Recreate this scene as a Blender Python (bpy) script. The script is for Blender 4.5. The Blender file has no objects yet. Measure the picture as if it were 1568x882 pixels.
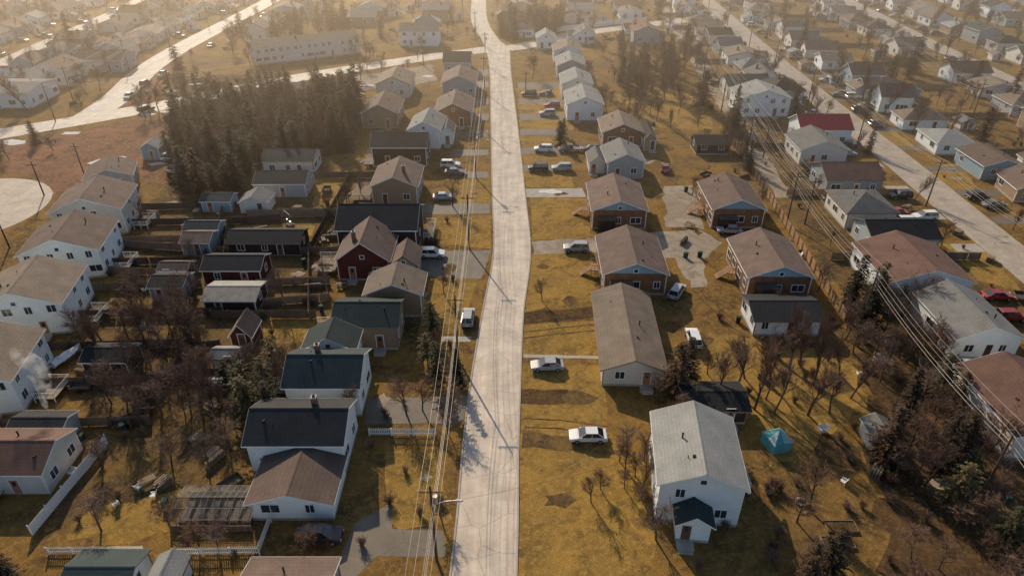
import bpy, bmesh, math, random
from mathutils import Vector
R = random.Random(7)
rad = math.radians
scene = bpy.context.scene
COL = scene.collection

# ---------------------------------------------------------------- image pixels to ground
def G(u, v):  # u, v are image pixel coordinates, projected from the camera onto the ground
    """image pixels -> metres on the flat ground, back-projected through the camera (x east, y north)"""
    s = 71.0/(v+219.0)
    return ((u-784)*s, 87750.0/(v+219.0)-37.9)

# ---------------------------------------------------------------- materials
MC = {}
def lnk(nt, a, b): nt.links.new(a, b)
def M(name, col, rough=.85, var=.3, scale=.8, fine=9., bump=0., rand=0., bands=None, spec=.25, metal=0., tint=None):
    if name in MC: return MC[name]
    m = bpy.data.materials.new(name); m.use_nodes = True
    nt = m.node_tree; N = nt.nodes; b = N['Principled BSDF']
    b.inputs['Roughness'].default_value = rough
    b.inputs['Metallic'].default_value = metal
    b.inputs['Specular IOR Level'].default_value = spec
    tc = N.new('ShaderNodeTexCoord')
    oi = N.new('ShaderNodeObjectInfo')
    n1 = N.new('ShaderNodeTexNoise'); n1.inputs['Scale'].default_value = scale; n1.inputs['Detail'].default_value = 4
    n2 = N.new('ShaderNodeTexNoise'); n2.inputs['Scale'].default_value = fine; n2.inputs['Detail'].default_value = 3
    lnk(nt, tc.outputs['Object'], n1.inputs['Vector']); lnk(nt, tc.outputs['Object'], n2.inputs['Vector'])
    ad = N.new('ShaderNodeMath'); ad.operation = 'ADD'
    lnk(nt, n1.outputs['Fac'], ad.inputs[0]); lnk(nt, n2.outputs['Fac'], ad.inputs[1])
    mr = N.new('ShaderNodeMapRange'); mr.inputs['From Min'].default_value = .6; mr.inputs['From Max'].default_value = 1.4
    mr.inputs['To Min'].default_value = 1-var; mr.inputs['To Max'].default_value = 1+var
    lnk(nt, ad.outputs[0], mr.inputs['Value'])
    val = mr.outputs['Result']
    if rand:
        r = N.new('ShaderNodeMapRange'); r.inputs['To Min'].default_value = 1-rand; r.inputs['To Max'].default_value = 1+rand
        lnk(nt, oi.outputs['Random'], r.inputs['Value'])
        mu = N.new('ShaderNodeMath'); mu.operation = 'MULTIPLY'
        lnk(nt, val, mu.inputs[0]); lnk(nt, r.outputs['Result'], mu.inputs[1]); val = mu.outputs[0]
    if bands:
        ax, freq, amt = bands
        sp = N.new('ShaderNodeSeparateXYZ'); lnk(nt, tc.outputs['Object'], sp.inputs[0])
        a = N.new('ShaderNodeMath'); a.operation = 'MULTIPLY'; a.inputs[1].default_value = freq
        lnk(nt, sp.outputs[ax], a.inputs[0])
        fr = N.new('ShaderNodeMath'); fr.operation = 'FRACT'; lnk(nt, a.outputs[0], fr.inputs[0])
        r = N.new('ShaderNodeMapRange'); r.inputs['From Min'].default_value = .7; r.inputs['From Max'].default_value = .95
        r.inputs['To Min'].default_value = 1; r.inputs['To Max'].default_value = 1-amt
        lnk(nt, fr.outputs[0], r.inputs['Value'])
        mu = N.new('ShaderNodeMath'); mu.operation = 'MULTIPLY'
        lnk(nt, val, mu.inputs[0]); lnk(nt, r.outputs['Result'], mu.inputs[1]); val = mu.outputs[0]
    vm = N.new('ShaderNodeVectorMath'); vm.operation = 'SCALE'
    if tint:
        mx = N.new('ShaderNodeMix'); mx.data_type = 'RGBA'
        mx.inputs['A'].default_value = (*col, 1); mx.inputs['B'].default_value = (*tint, 1)
        if rand: lnk(nt, oi.outputs['Random'], mx.inputs['Factor'])
        else:
            r = N.new('ShaderNodeMapRange'); r.inputs['From Min'].default_value = .4; r.inputs['From Max'].default_value = .6
            lnk(nt, n1.outputs['Fac'], r.inputs['Value']); lnk(nt, r.outputs['Result'], mx.inputs['Factor'])
        lnk(nt, mx.outputs['Result'], vm.inputs[0])
    else:
        vm.inputs[0].default_value = col
    lnk(nt, val, vm.inputs['Scale'])
    lnk(nt, vm.outputs['Vector'], b.inputs['Base Color'])
    if bump:
        bp = N.new('ShaderNodeBump'); bp.inputs['Strength'].default_value = bump; bp.inputs['Distance'].default_value = .08
        lnk(nt, n2.outputs['Fac'], bp.inputs['Height']); lnk(nt, bp.outputs['Normal'], b.inputs['Normal'])
    MC[name] = m
    return m

def ground_mat(name, cols, s1=.05, s2=.35, s3=3., bump=.5, k=1.):
    cols=[tuple(x*k for x in c) for c in cols]
    m = bpy.data.materials.new(name); m.use_nodes = True
    nt = m.node_tree; N = nt.nodes; b = N['Principled BSDF']
    b.inputs['Roughness'].default_value = .95; b.inputs['Specular IOR Level'].default_value = .1
    tc = N.new('ShaderNodeTexCoord')
    ns = []
    for s in (s1, s2, s3, s3*6):
        n = N.new('ShaderNodeTexNoise'); n.inputs['Scale'].default_value = s; n.inputs['Detail'].default_value = 6
        n.inputs['Roughness'].default_value = .65
        n.inputs['Distortion'].default_value = .6
        lnk(nt, tc.outputs['Object'], n.inputs['Vector']); ns.append(n)
    def mix(fac, lo, hi, A, B):
        r = N.new('ShaderNodeMapRange'); r.inputs['From Min'].default_value = lo; r.inputs['From Max'].default_value = hi
        lnk(nt, fac, r.inputs['Value'])
        x = N.new('ShaderNodeMix'); x.data_type = 'RGBA'; lnk(nt, r.outputs['Result'], x.inputs['Factor'])
        for k_, c in (('A', A), ('B', B)):
            if isinstance(c, tuple): x.inputs[k_].default_value = (*c, 1)
            else: lnk(nt, c, x.inputs[k_])
        return x.outputs['Result']
    a = mix(ns[0].outputs['Fac'], .42, .58, cols[0], cols[1])
    c = mix(ns[1].outputs['Fac'], .46, .64, a, cols[2])
    d = mix(ns[2].outputs['Fac'], .48, .72, c, cols[3])
    r = N.new('ShaderNodeMapRange'); r.inputs['From Min'].default_value = .3; r.inputs['From Max'].default_value = .7
    r.inputs['To Min'].default_value = .5; r.inputs['To Max'].default_value = 1.45
    lnk(nt, ns[3].outputs['Fac'], r.inputs['Value'])
    vm = N.new('ShaderNodeVectorMath'); vm.operation = 'SCALE'
    lnk(nt, d, vm.inputs[0]); lnk(nt, r.outputs['Result'], vm.inputs['Scale'])
    lnk(nt, vm.outputs['Vector'], b.inputs['Base Color'])
    bp = N.new('ShaderNodeBump'); bp.inputs['Strength'].default_value = bump; bp.inputs['Distance'].default_value = .12
    lnk(nt, ns[3].outputs['Fac'], bp.inputs['Height']); lnk(nt, bp.outputs['Normal'], b.inputs['Normal'])
    return m

def road_mat(name, c, amt=1.):
    m = bpy.data.materials.new(name); m.use_nodes = True
    nt = m.node_tree; N = nt.nodes; b = N['Principled BSDF']
    b.inputs['Roughness'].default_value = .7; b.inputs['Specular IOR Level'].default_value = .3
    tc = N.new('ShaderNodeTexCoord')
    mp = N.new('ShaderNodeMapping'); mp.inputs['Scale'].default_value = (1.1, .05, 1)
    lnk(nt, tc.outputs['Object'], mp.inputs['Vector'])
    st = N.new('ShaderNodeTexNoise'); st.inputs['Scale'].default_value = 1; st.inputs['Detail'].default_value = 6
    lnk(nt, mp.outputs['Vector'], st.inputs['Vector'])
    n = N.new('ShaderNodeTexNoise'); n.inputs['Scale'].default_value = .3; n.inputs['Detail'].default_value = 8; n.inputs['Roughness'].default_value = .7
    lnk(nt, tc.outputs['Object'], n.inputs['Vector'])
    g = N.new('ShaderNodeTexNoise'); g.inputs['Scale'].default_value = 9; g.inputs['Detail'].default_value = 4
    lnk(nt, tc.outputs['Object'], g.inputs['Vector'])
    nn = N.new('ShaderNodeMix'); nn.data_type = 'RGBA'; nn.inputs['Factor'].default_value = .45
    lnk(nt, tc.outputs['Object'], nn.inputs['A']); lnk(nt, n.outputs['Color'], nn.inputs['B'])
    v = N.new('ShaderNodeTexVoronoi'); v.feature = 'DISTANCE_TO_EDGE'; v.inputs['Scale'].default_value = .35
    lnk(nt, nn.outputs['Result'], v.inputs['Vector'])
    ck = N.new('ShaderNodeMapRange'); ck.inputs['From Min'].default_value = 0; ck.inputs['From Max'].default_value = .014
    ck.inputs['To Min'].default_value = .68; ck.inputs['To Max'].default_value = 1
    lnk(nt, v.outputs['Distance'], ck.inputs['Value'])
    cur = ck.outputs['Result']
    for nd, lo, hi, a0, a1 in ((st, .35, .65, 1-.13*amt, 1+.1*amt), (n, .32, .7, 1.18, .72), (g, .3, .7, .9, 1.1)):
        r = N.new('ShaderNodeMapRange'); r.inputs['From Min'].default_value = lo; r.inputs['From Max'].default_value = hi
        r.inputs['To Min'].default_value = a0; r.inputs['To Max'].default_value = a1
        lnk(nt, nd.outputs['Fac'], r.inputs['Value'])
        mu = N.new('ShaderNodeMath'); mu.operation = 'MULTIPLY'; lnk(nt, cur, mu.inputs[0]); lnk(nt, r.outputs['Result'], mu.inputs[1])
        cur = mu.outputs[0]
    vm = N.new('ShaderNodeVectorMath'); vm.operation = 'SCALE'; vm.inputs[0].default_value = c
    lnk(nt, cur, vm.inputs['Scale']); lnk(nt, vm.outputs['Vector'], b.inputs['Base Color'])
    return m

WALL = {
 'white': M('white_siding', (.76,.81,.81), var=.08, rand=.06, bands=(2, 5, .18)),  # white siding with the cyan cast of shaded walls put into its colour
 'cream': M('cream_siding', (.66,.63,.57), var=.1, rand=.12, bands=(2, 5, .2)),
 'grey': M('grey_siding', (.31,.35,.37), var=.1, rand=.2, bands=(2, 5, .22)),
 'blue': M('blue_grey_siding', (.26,.37,.43), var=.1, rand=.15, bands=(2, 5, .22)),
 'brick': M('brown_brick', (.27,.13,.06), var=.35, fine=14, rand=.12, bands=(2, 6.5, .25), tint=(.19,.095,.05)),
 'tan': M('tan_siding', (.31,.22,.145), var=.15, rand=.15, bands=(2, 5, .22)),
 'red': M('barn_red_boards', (.10,.028,.02), var=.25, rand=.15, bands=(0, 4, .3)),
 'darkwood': M('dark_stained_boards', (.05,.034,.026), var=.3, bands=(0, 5, .3)),
 'green': M('green_siding', (.17,.22,.18), var=.15, rand=.15, bands=(2, 5, .22)),
}
RB=dict(scale=.45, fine=6, bump=.3, bands=(2, 6, .16))
ROOF = {
 'brown': M('brown_shingles', (.145,.102,.082), var=.36, rand=.15, **RB),
 'redbrown': M('red_brown_shingles', (.14,.08,.06), var=.36, rand=.15, **RB),
 'grey': M('grey_shingles', (.155,.155,.147), var=.32, rand=.2, **RB),
 'light': M('light_grey_shingles', (.25,.255,.24), var=.28, rand=.1, **RB),
 'tan': M('weathered_tan_shingles', (.185,.145,.11), var=.36, rand=.12, **RB),
 'black': M('charcoal_shingles', (.023,.024,.026), var=.35, rand=.35, **RB),
 'teal': M('green_grey_shingles', (.034,.052,.053), var=.3, rand=.25, **RB),
 'crimson': M('crimson_metal_roof', (.30,.02,.035), rough=.5, var=.12, bands=(1, 2, .3)),
 'metal': M('corrugated_metal', (.18,.18,.17), rough=.6, var=.5, bands=(0, 3, .4)),
}
TRIM = M('white_trim', (.76,.77,.75), var=.1)
CONC = M('weathered_concrete', (.38,.345,.295), var=.25)
GLASS = M('window_glass', (.03,.04,.05), rough=.08, var=.3, spec=.8)
DOORM = M('painted_door', (.25,.12,.08), var=.1, rand=.7)
METAL = M('galvanised_metal', (.45,.45,.44), rough=.4, metal=.7)
WOOD = M('weathered_wood', (.24,.18,.125), var=.3, rand=.3)
DWOOD = M('grey_fence_wood', (.12,.092,.07), var=.3, rand=.25)
FENCEL = M('bleached_fence_wood', (.38,.24,.14), var=.3)
POLEM = M('creosote_pole', (.10,.072,.052), var=.3)
WIREM = M('aluminium_wire', (.52,.46,.38), rough=.5, spec=.4)
BRICKC = M('chimney_brick', (.20,.11,.08), var=.3)
BLACKM = M('black_pipe', (.02,.02,.02))
BARK = M('bark', (.11,.075,.055), var=.3, rand=.25)
TWIG = M('twigs', (.22,.125,.08), var=.3, rand=.35, tint=(.15,.10,.075))
SPRUCE = M('spruce_needles', (.022,.026,.015), var=.5, scale=1.2, fine=4, rand=.35, tint=(.065,.038,.02))
PINE = M('pine_needles', (.045,.05,.02), var=.5, scale=1.2, fine=4, rand=.3, tint=(.10,.075,.03))
ASPH = road_mat('pale_worn_asphalt', (.58,.495,.40))
ASPH2 = road_mat('side_street_asphalt', (.42,.35,.275), .4)
DRIVE = road_mat('driveway_asphalt', (.16,.135,.105), .3)
GRAV = ground_mat('gravel', [(.40,.335,.26),(.30,.24,.175),(.23,.18,.125),(.48,.42,.34)], .1, .5, 4)
GROUND = ground_mat('dry_winter_lawn', [(.26,.148,.038),(.175,.108,.036),(.095,.06,.027),(.33,.20,.066)], .06, .24, 1.3, .8)
LAWN = ground_mat('mown_winter_grass', [(.36,.215,.052),(.28,.175,.048),(.17,.108,.034),(.44,.28,.085)], .1, .35, 1.5, .8)
SCRUB = ground_mat('russet_scrub', [(.27,.125,.065),(.20,.10,.055),(.11,.062,.038),(.36,.20,.115)], .06, .25, 1.3, .9)
SOIL = ground_mat('leaf_litter_soil', [(.09,.054,.027),(.06,.039,.023),(.125,.075,.032),(.19,.118,.047)], .08, .35, 1.8, .8)
YARD = ground_mat('dark_yard', [(.14,.087,.036),(.085,.056,.03),(.21,.128,.04),(.22,.15,.068)], .12, .35, 1.6, .8)
SNOW = M('old_snow', (.6,.58,.55), var=.3)

# ---------------------------------------------------------------- mesh builder
class MB:
    def __init__(s): s.v=[]; s.f=[]; s.m=[]
    def poly(s, pts, m=0):
        i=len(s.v); s.v.extend(pts); s.f.append(tuple(range(i,i+len(pts)))); s.m.append(m)
    def hexa(s, p, m=0):
        i=len(s.v); s.v.extend(p)
        for q in ((0,3,2,1),(4,5,6,7),(0,1,5,4),(1,2,6,5),(2,3,7,6),(3,0,4,7)):
            s.f.append(tuple(i+k for k in q)); s.m.append(m)
    def box(s,x0,y0,z0,x1,y1,z1,m=0):
        s.hexa([(x0,y0,z0),(x1,y0,z0),(x1,y1,z0),(x0,y1,z0),(x0,y0,z1),(x1,y0,z1),(x1,y1,z1),(x0,y1,z1)],m)
    def obox(s,c,t,n,w,dn0,dn1,z0,z1,m=0):
        p=[]
        for z in (z0,z1):
            for a,b in ((-w/2,dn1),(w/2,dn1),(w/2,dn0),(-w/2,dn0)):
                p.append((c[0]+t[0]*a+n[0]*b, c[1]+t[1]*a+n[1]*b, z))
        s.hexa(p,m)
    def tube(s,a,b,r0,r1,n=5,m=0,cap=False):
        a=Vector(a); b=Vector(b); d=(b-a)
        if d.length<1e-6: return
        d.normalize(); u=d.orthogonal().normalized(); w=d.cross(u)
        i=len(s.v)
        for p,r in ((a,r0),(b,r1)):
            for k in range(n):
                an=2*math.pi*k/n; s.v.append(tuple(p+u*(math.cos(an)*r)+w*(math.sin(an)*r)))
        for k in range(n):
            s.f.append((i+k,i+(k+1)%n,i+n+(k+1)%n,i+n+k)); s.m.append(m)
        if cap:
            s.f.append(tuple(i+n+k for k in range(n))); s.m.append(m)
            s.f.append(tuple(i+n-1-k for k in range(n))); s.m.append(m)
    def mesh(s,name,mats):
        me=bpy.data.meshes.new(name); me.from_pydata(s.v,[],s.f)
        for m in mats: me.materials.append(m)
        if len(mats)>1: me.polygons.foreach_set('material_index',s.m)
        me.update(); return me
    def obj(s,name,mats,parent=None,loc=(0,0,0),rot=0):
        return place(s.mesh(name,mats if isinstance(mats,list) else [mats]),name,loc,rot,parent)
def place(me,name,loc=(0,0,0),rot=0,parent=None,scale=None):
    o=bpy.data.objects.new(name,me); COL.objects.link(o); o.location=loc; o.rotation_euler=(0,0,rot)
    if scale: o.scale=scale if not isinstance(scale,(int,float)) else (scale,)*3
    if parent: o.parent=parent
    return o
def empty(name,loc,rot=0):
    e=bpy.data.objects.new(name,None); e.empty_display_size=.5; COL.objects.link(e); e.location=loc; e.rotation_euler=(0,0,rot); return e

FOOT=[]
SEGS=[]
def free(x,y,r=0):
    for a,b,c in FOOT:
        if (x-a)**2+(y-b)**2<(c+r)**2: return False
    for (ax,ay,bx,by,w) in SEGS:
        dx,dy=bx-ax,by-ay; L=dx*dx+dy*dy
        t=max(0,min(1,((x-ax)*dx+(y-ay)*dy)/L)) if L else 0
        if (x-ax-t*dx)**2+(y-ay-t*dy)**2<(w/2+1+r)**2: return False
    return True

# ---------------------------------------------------------------- ground + roads
mb=MB(); mb.poly([(-1800,-300,0),(1800,-300,0),(1800,2600,0),(-1800,2600,0)]); mb.obj('ground',GROUND)

def catmull(P,n=6):
    out=[]
    for i in range(len(P)-1):
        p0=P[max(i-1,0)];p1=P[i];p2=P[i+1];p3=P[min(i+2,len(P)-1)]
        for k in range(n):
            t=k/n
            out.append(tuple(.5*((2*b)+(-a+c)*t+(2*a-5*b+4*c-d)*t*t+(-a+3*b-3*c+d)*t**3) for a,b,c,d in zip(p0,p1,p2,p3)))
    out.append(P[-1]); return out
def street(name,pts,z,mat,kerb=True,kerb_range=None):
    P=catmull(pts)
    L=[];Rr=[]
    for i,p in enumerate(P):
        a=P[max(i-1,0)];b=P[min(i+1,len(P)-1)]
        d=Vector((b[0]-a[0],b[1]-a[1])).normalized(); n=Vector((-d.y,d.x))
        L.append((p[0]+n.x*p[2]/2,p[1]+n.y*p[2]/2,n)); Rr.append((p[0]-n.x*p[2]/2,p[1]-n.y*p[2]/2,-n))
    m=MB()
    for i in range(len(P)-1):
        m.poly([(*L[i][:2],z),(*Rr[i][:2],z),(*Rr[i+1][:2],z),(*L[i+1][:2],z)])
        SEGS.append((P[i][0],P[i][1],P[i+1][0],P[i+1][1],P[i][2]))
    m.obj(name,mat)
    if kerb:
        k=MB()
        for E in (L,Rr):
            for i in range(len(E)-1):
                if kerb_range and not (kerb_range[0]<E[i][1]<kerb_range[1]): continue
                a,b=E[i],E[i+1]
                q=[]
                for zz in (-.05,.11):
                    q+= [(a[0],a[1],zz),(b[0],b[1],zz),(b[0]+b[2].x*.2,b[1]+b[2].y*.2,zz),(a[0]+a[2].x*.2,a[1]+a[2].y*.2,zz)]
                k.hexa(q)
        k.obj(name+'_kerb',CONC)
def edge_pts(rows):
    out=[]
    for l,r,v in rows:
        a=G(l,v);b=G(r,v); out.append(((a[0]+b[0])/2,a[1],(b[0]-a[0])*.985))
    return out
main=[(-5.5,-60,6.6),(-4.6,0,6.5)]+edge_pts([(690,790,882),(708,793,700),(719,796,600),(739,801,480),(756,812,385),(754,804,300),(752,793,200),(750,782,110),(744,780,78)])
main+= [(-8.5,275,6.6),(-14,310,7),(-16.5,363,7),(-20,460,7),(-30,620,7)]
street('main_street',main,.024,ASPH,True,(-60,238))
xa=[(*G(-60,216),9),(*G(0,206),9),(*G(130,184),9),(*G(262,160),9),(*G(430,125),8.5),(*G(600,97),8.5),(*G(745,77),8.5),(*G(800,72),8.5),(*G(890,52),8.5),(*G(1000,38),8.5),(*G(1110,24),8.5)]
street('cross_street',xa,.016,ASPH,False)
street('east_street',[(89,-40,7.6),(89,97,7.6),(90,150,7.6),(90,190,7.6),(91.5,260,7.6),(95,340,7.6),(99,430,7.6),(110,620,7.6)],.02,ASPH2,True,(-40,318))
street('far_east_street',[(156,60,7.5),(157,160,7.5),(158,260,7.5),(164,363,7.5),(172,600,7.5)],.02,ASPH2,True)
street('west_street',[(*G(130,184),9),(*G(180,150),9),(*G(225,108),9),(*G(285,70),9),(*G(400,10),9),(-118,440,9),(-120,620,9)],.02,ASPH,False)
street('far_west_street',[(-172,205,8),(-176,260,8),(-180,330,8),(-188,420,8),(-200,620,8)],.02,ASPH2,False)
street('outer_west_street',[(-232,180,8),(-236,260,8),(-242,330,8),(-250,500,8)],.02,ASPH2,False)
street('north_street',[(-240,392,8),(-120,392,8),(-18,390,8),(98,392,8),(170,400,8),(300,410,8)],.028,ASPH2,False)
street('crescent_street',[(-104,-20,7),(-103,60,7),(-106,95,7),(-110,123,7)],.02,ASPH2,True,(-20,105))
street('far_outer_east_street',[(222,160,8),(224,260,8),(230,360,8),(240,600,8)],.02,ASPH2,False)
def disc(name,cx,cy,r,z,mat,n=40):
    m=MB(); m.poly([(cx+r*math.cos(2*math.pi*i/n),cy+r*math.sin(2*math.pi*i/n),z) for i in range(n)]); return m.obj(name,mat)
disc('cul_de_sac_road',-110.5,124,16,.032,ASPH2); SEGS.append((-111,124,-110,124,32))

def wpatch(name,pts,z,mat,jit=.35,step=1.5):
    out=[]
    for i in range(len(pts)):
        a=pts[i];b=pts[(i+1)%len(pts)]; L=math.hypot(b[0]-a[0],b[1]-a[1]); n=max(1,int(L/step))
        for k in range(n):
            t=k/n; out.append((a[0]+(b[0]-a[0])*t+R.uniform(-jit,jit),a[1]+(b[1]-a[1])*t+R.uniform(-jit,jit),z))
    m=MB(); m.poly(out); return m.obj(name,mat)
def patch(name,px,z,mat,jit=.35,step=1.5): return wpatch(name,[G(*p) for p in px],z,mat,jit,step)
patch('scrub_ground',[(-80,232),(0,222),(130,200),(262,176),(290,180),(285,290),(190,268),(70,310),(50,270),(0,262),(-80,262)],.004,SCRUB,1)
patch('scrub_ground',[(180,168),(262,92),(262,150)],.004,SCRUB,.6)
patch('snow_patch',[(135,251),(160,244),(190,240),(200,242),(178,248),(150,255)],.012,SNOW,.7,1)
for u,v,r in ((60,196,1.6),(225,176,1.2),(250,172,1),(20,219,2),(110,205,1.4),(240,252,1),(268,225,.9),(150,262,1.1),(842,294,1.2),(150,170,1.5),(565,132,1.2),(300,130,1.3),(655,118,1.2),(1345,385,.8)):
    x,y=G(u,v); wpatch('snow_patch',[(x+r*2.2*math.cos(k*.628)*R.uniform(.6,1.2),y+r*math.sin(k*.628)*R.uniform(.6,1.2)) for k in range(10)],.029,SNOW,.15,.7)
patch('shaded_forest_floor',[(262,300),(250,120),(430,112),(545,150),(545,235),(430,250),(400,300)],.004,SOIL,1)
patch('shaded_forest_floor',[(1300,505),(1600,560),(1700,900),(1360,900),(1340,760),(1340,650)],.004,SOIL,1.2)  # ground under trees, coloured dark to stand for the shade in this corner
patch('dark_yard',[(230,305),(500,300),(500,480),(440,560),(440,690),(130,650),(150,490),(205,400)],.004,YARD,1)  # darker ground colour across the west backyards
patch('dark_yard',[(1240,150),(1120,140),(1170,250),(1300,480),(1400,440)],.004,YARD,1)
patch('dark_yard',[(80,690),(165,660),(240,665),(400,690),(260,760),(110,820)],.008,YARD,1)
patch('lawn',[(797,560),(925,560),(930,660),(1000,720),(1010,800),(990,900),(793,900),(796,700)],.004,LAWN,.15)
patch('lawn',[(812,300),(900,306),(905,366),(815,368)],.004,LAWN,.15)
patch('lawn',[(813,388),(905,388),(915,460),(800,478)],.004,LAWN,.15)
patch('lawn',[(800,497),(912,492),(915,545),(798,548)],.004,LAWN,.15)
for y0,y1 in ((262,288),(235,252),(209,226),(184,200),(160,176),(136,152)):
    patch('lawn',[(806-(288-y1)*.08,y1),(880,y1),(872,y0),(803-(288-y0)*.1,y0)],.004,LAWN,.1)
patch('lawn',[(1060,520),(1120,510),(1310,560),(1330,640),(1180,720),(1150,640),(1070,600)],.008,LAWN,.8)
patch('lawn',[(590,690),(665,690),(695,800),(610,812),(590,790)],.004,LAWN,.15)
patch('lawn',[(655,430),(730,435),(710,490),(640,520)],.004,LAWN,.2)
patch('lawn',[(655,335),(752,330),(752,382),(655,372)],.004,LAWN,.15)
patch('lawn',[(100,830),(120,790),(300,740),(262,770),(262,815),(200,830)],.012,LAWN,.5)
patch('lawn',[(690,275),(750,277),(751,310),(690,312)],.004,LAWN,.15)
patch('lawn',[(405,490),(500,485),(505,525),(410,530)],.008,LAWN,.4)
patch('lawn',[(360,345),(480,345),(480,362),(360,360)],.008,LAWN,.4)
patch('lawn',[(480,275),(520,270),(530,315),(478,318)],.008,LAWN,.4)
patch('lawn',[(940,145),(1080,140),(1090,200),(990,198)],.008,LAWN,.8)
patch('lawn',[(1400,260),(1470,250),(1500,300),(1440,300)],.008,LAWN,.5)
patch('lawn',[(1440,375),(1500,365),(1568,450),(1500,430)],.008,LAWN,.5)
patch('lawn',[(1310,205),(1370,200),(1400,225),(1350,232)],.008,LAWN,.4)
patch('gravel_driveway',[(816,370),(910,366),(1010,356),(1070,352),(1105,372),(1078,400),(1082,440),(1060,440),(1030,395),(905,388),(816,389)],.012,GRAV,.35)
patch('gravel_driveway',[(1015,285),(1060,285),(1075,350),(1020,350)],.008,GRAV,.5)
patch('dirt_driveway',[(802,480),(870,474),(912,470),(912,487),(870,492),(801,498)],.012,SOIL,.25)
patch('dirt_driveway',[(799,596),(870,598),(870,618),(798,618)],.012,SOIL,.3)
patch('dirt_driveway',[(797,660),(870,668),(900,690),(797,686)],.012,YARD,.3)
patch('concrete_driveway',[(805,290),(892,289),(898,303),(806,303)],.012,CONC,.08)
for v in (259,232,204,181,157,133):
    patch('shadowed_driveway',[(799-(259-v)*.05,v-5),(866,v-6),(868,v+4),(800-(259-v)*.05,v+4)],.012,DRIVE,.08)
patch('shadowed_driveway',[(545,800),(600,770),(600,810),(680,812),(682,853),(575,853),(530,900),(500,900)],.012,DRIVE,.1)
patch('shadowed_driveway',[(560,612),(716,606),(710,648),(560,650)],.012,DRIVE,.1)
patch('shadowed_driveway',[(640,386),(752,384),(738,428),(640,424)],.012,DRIVE,.1)  # drive whose dark colour also paints in the big shadow lying here
patch('shadowed_driveway',[(640,312),(750,312),(751,328),(640,330)],.012,DRIVE,.1)
for v in (270,236,207,182,158,132,114):
    patch('shadowed_driveway',[(690,v-6),(748,v-6),(748,v+3),(690,v+4)],.012,DRIVE,.08)
patch('concrete_path',[(676,516),(722,516),(720,524),(676,524)],.012,CONC,.05)
patch('concrete_path',[(802,543),(920,546),(920,550),(802,548)],.012,CONC,.05)
patch('gravel_lot',[(470,130),(660,100),(670,125),(560,140),(540,165),(500,160)],.008,GRAV,.6)
wpatch('gravel_track',[(55,130),(58.5,130),(64,200),(71,290),(73,340),(69,340),(61,230)],.008,GRAV,.4)
# wheel ruts across the lawns
for P in ([(1.5,62.5),(6,62.2),(12,61)],[(38,76),(33,84),(30,92)],[(1.6,81),(7,82),(13,83)]):
    for o in (0,1.5):
        Q=[(x+(0 if abs(P[0][0]-P[-1][0])>5 and P[0][0]<20 else o),y+(o if abs(P[0][0]-P[-1][0])>5 and P[0][0]<20 else 0)) for x,y in P]
        up=[(x,y+.2) if P[0][0]<20 else (x+.2,y) for x,y in Q]
        wpatch('wheel_rut',Q+up[::-1],.0133 if o else .0137,SOIL,.06,.8)
for Y in range(105,360,13):
    wpatch('shadowed_driveway',[(93.9,Y),(104,Y),(104,Y+3),(93.9,Y+3)],.012,DRIVE,.08)
    wpatch('concrete_driveway',[(80,Y+2),(85,Y+2),(85,Y+5),(80,Y+5)],.012,CONC,.08)
for i in range(170):
    y=R.uniform(45,300); x=R.uniform(-1,1)*(y*.78+30)
    if abs(x+2)<6: continue
    r=R.uniform(.6,2.6); st=R.uniform(.6,1.6)
    wpatch('bare_earth',[(x+r*math.cos(k*.628)*R.uniform(.6,1.2),y+r*st*math.sin(k*.628)*R.uniform(.6,1.2)) for k in range(10)],.0145+i*.00003,R.choice((SOIL,YARD,YARD,GRAV)) if not(-9<x<14) else YARD,.2,.8)

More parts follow.
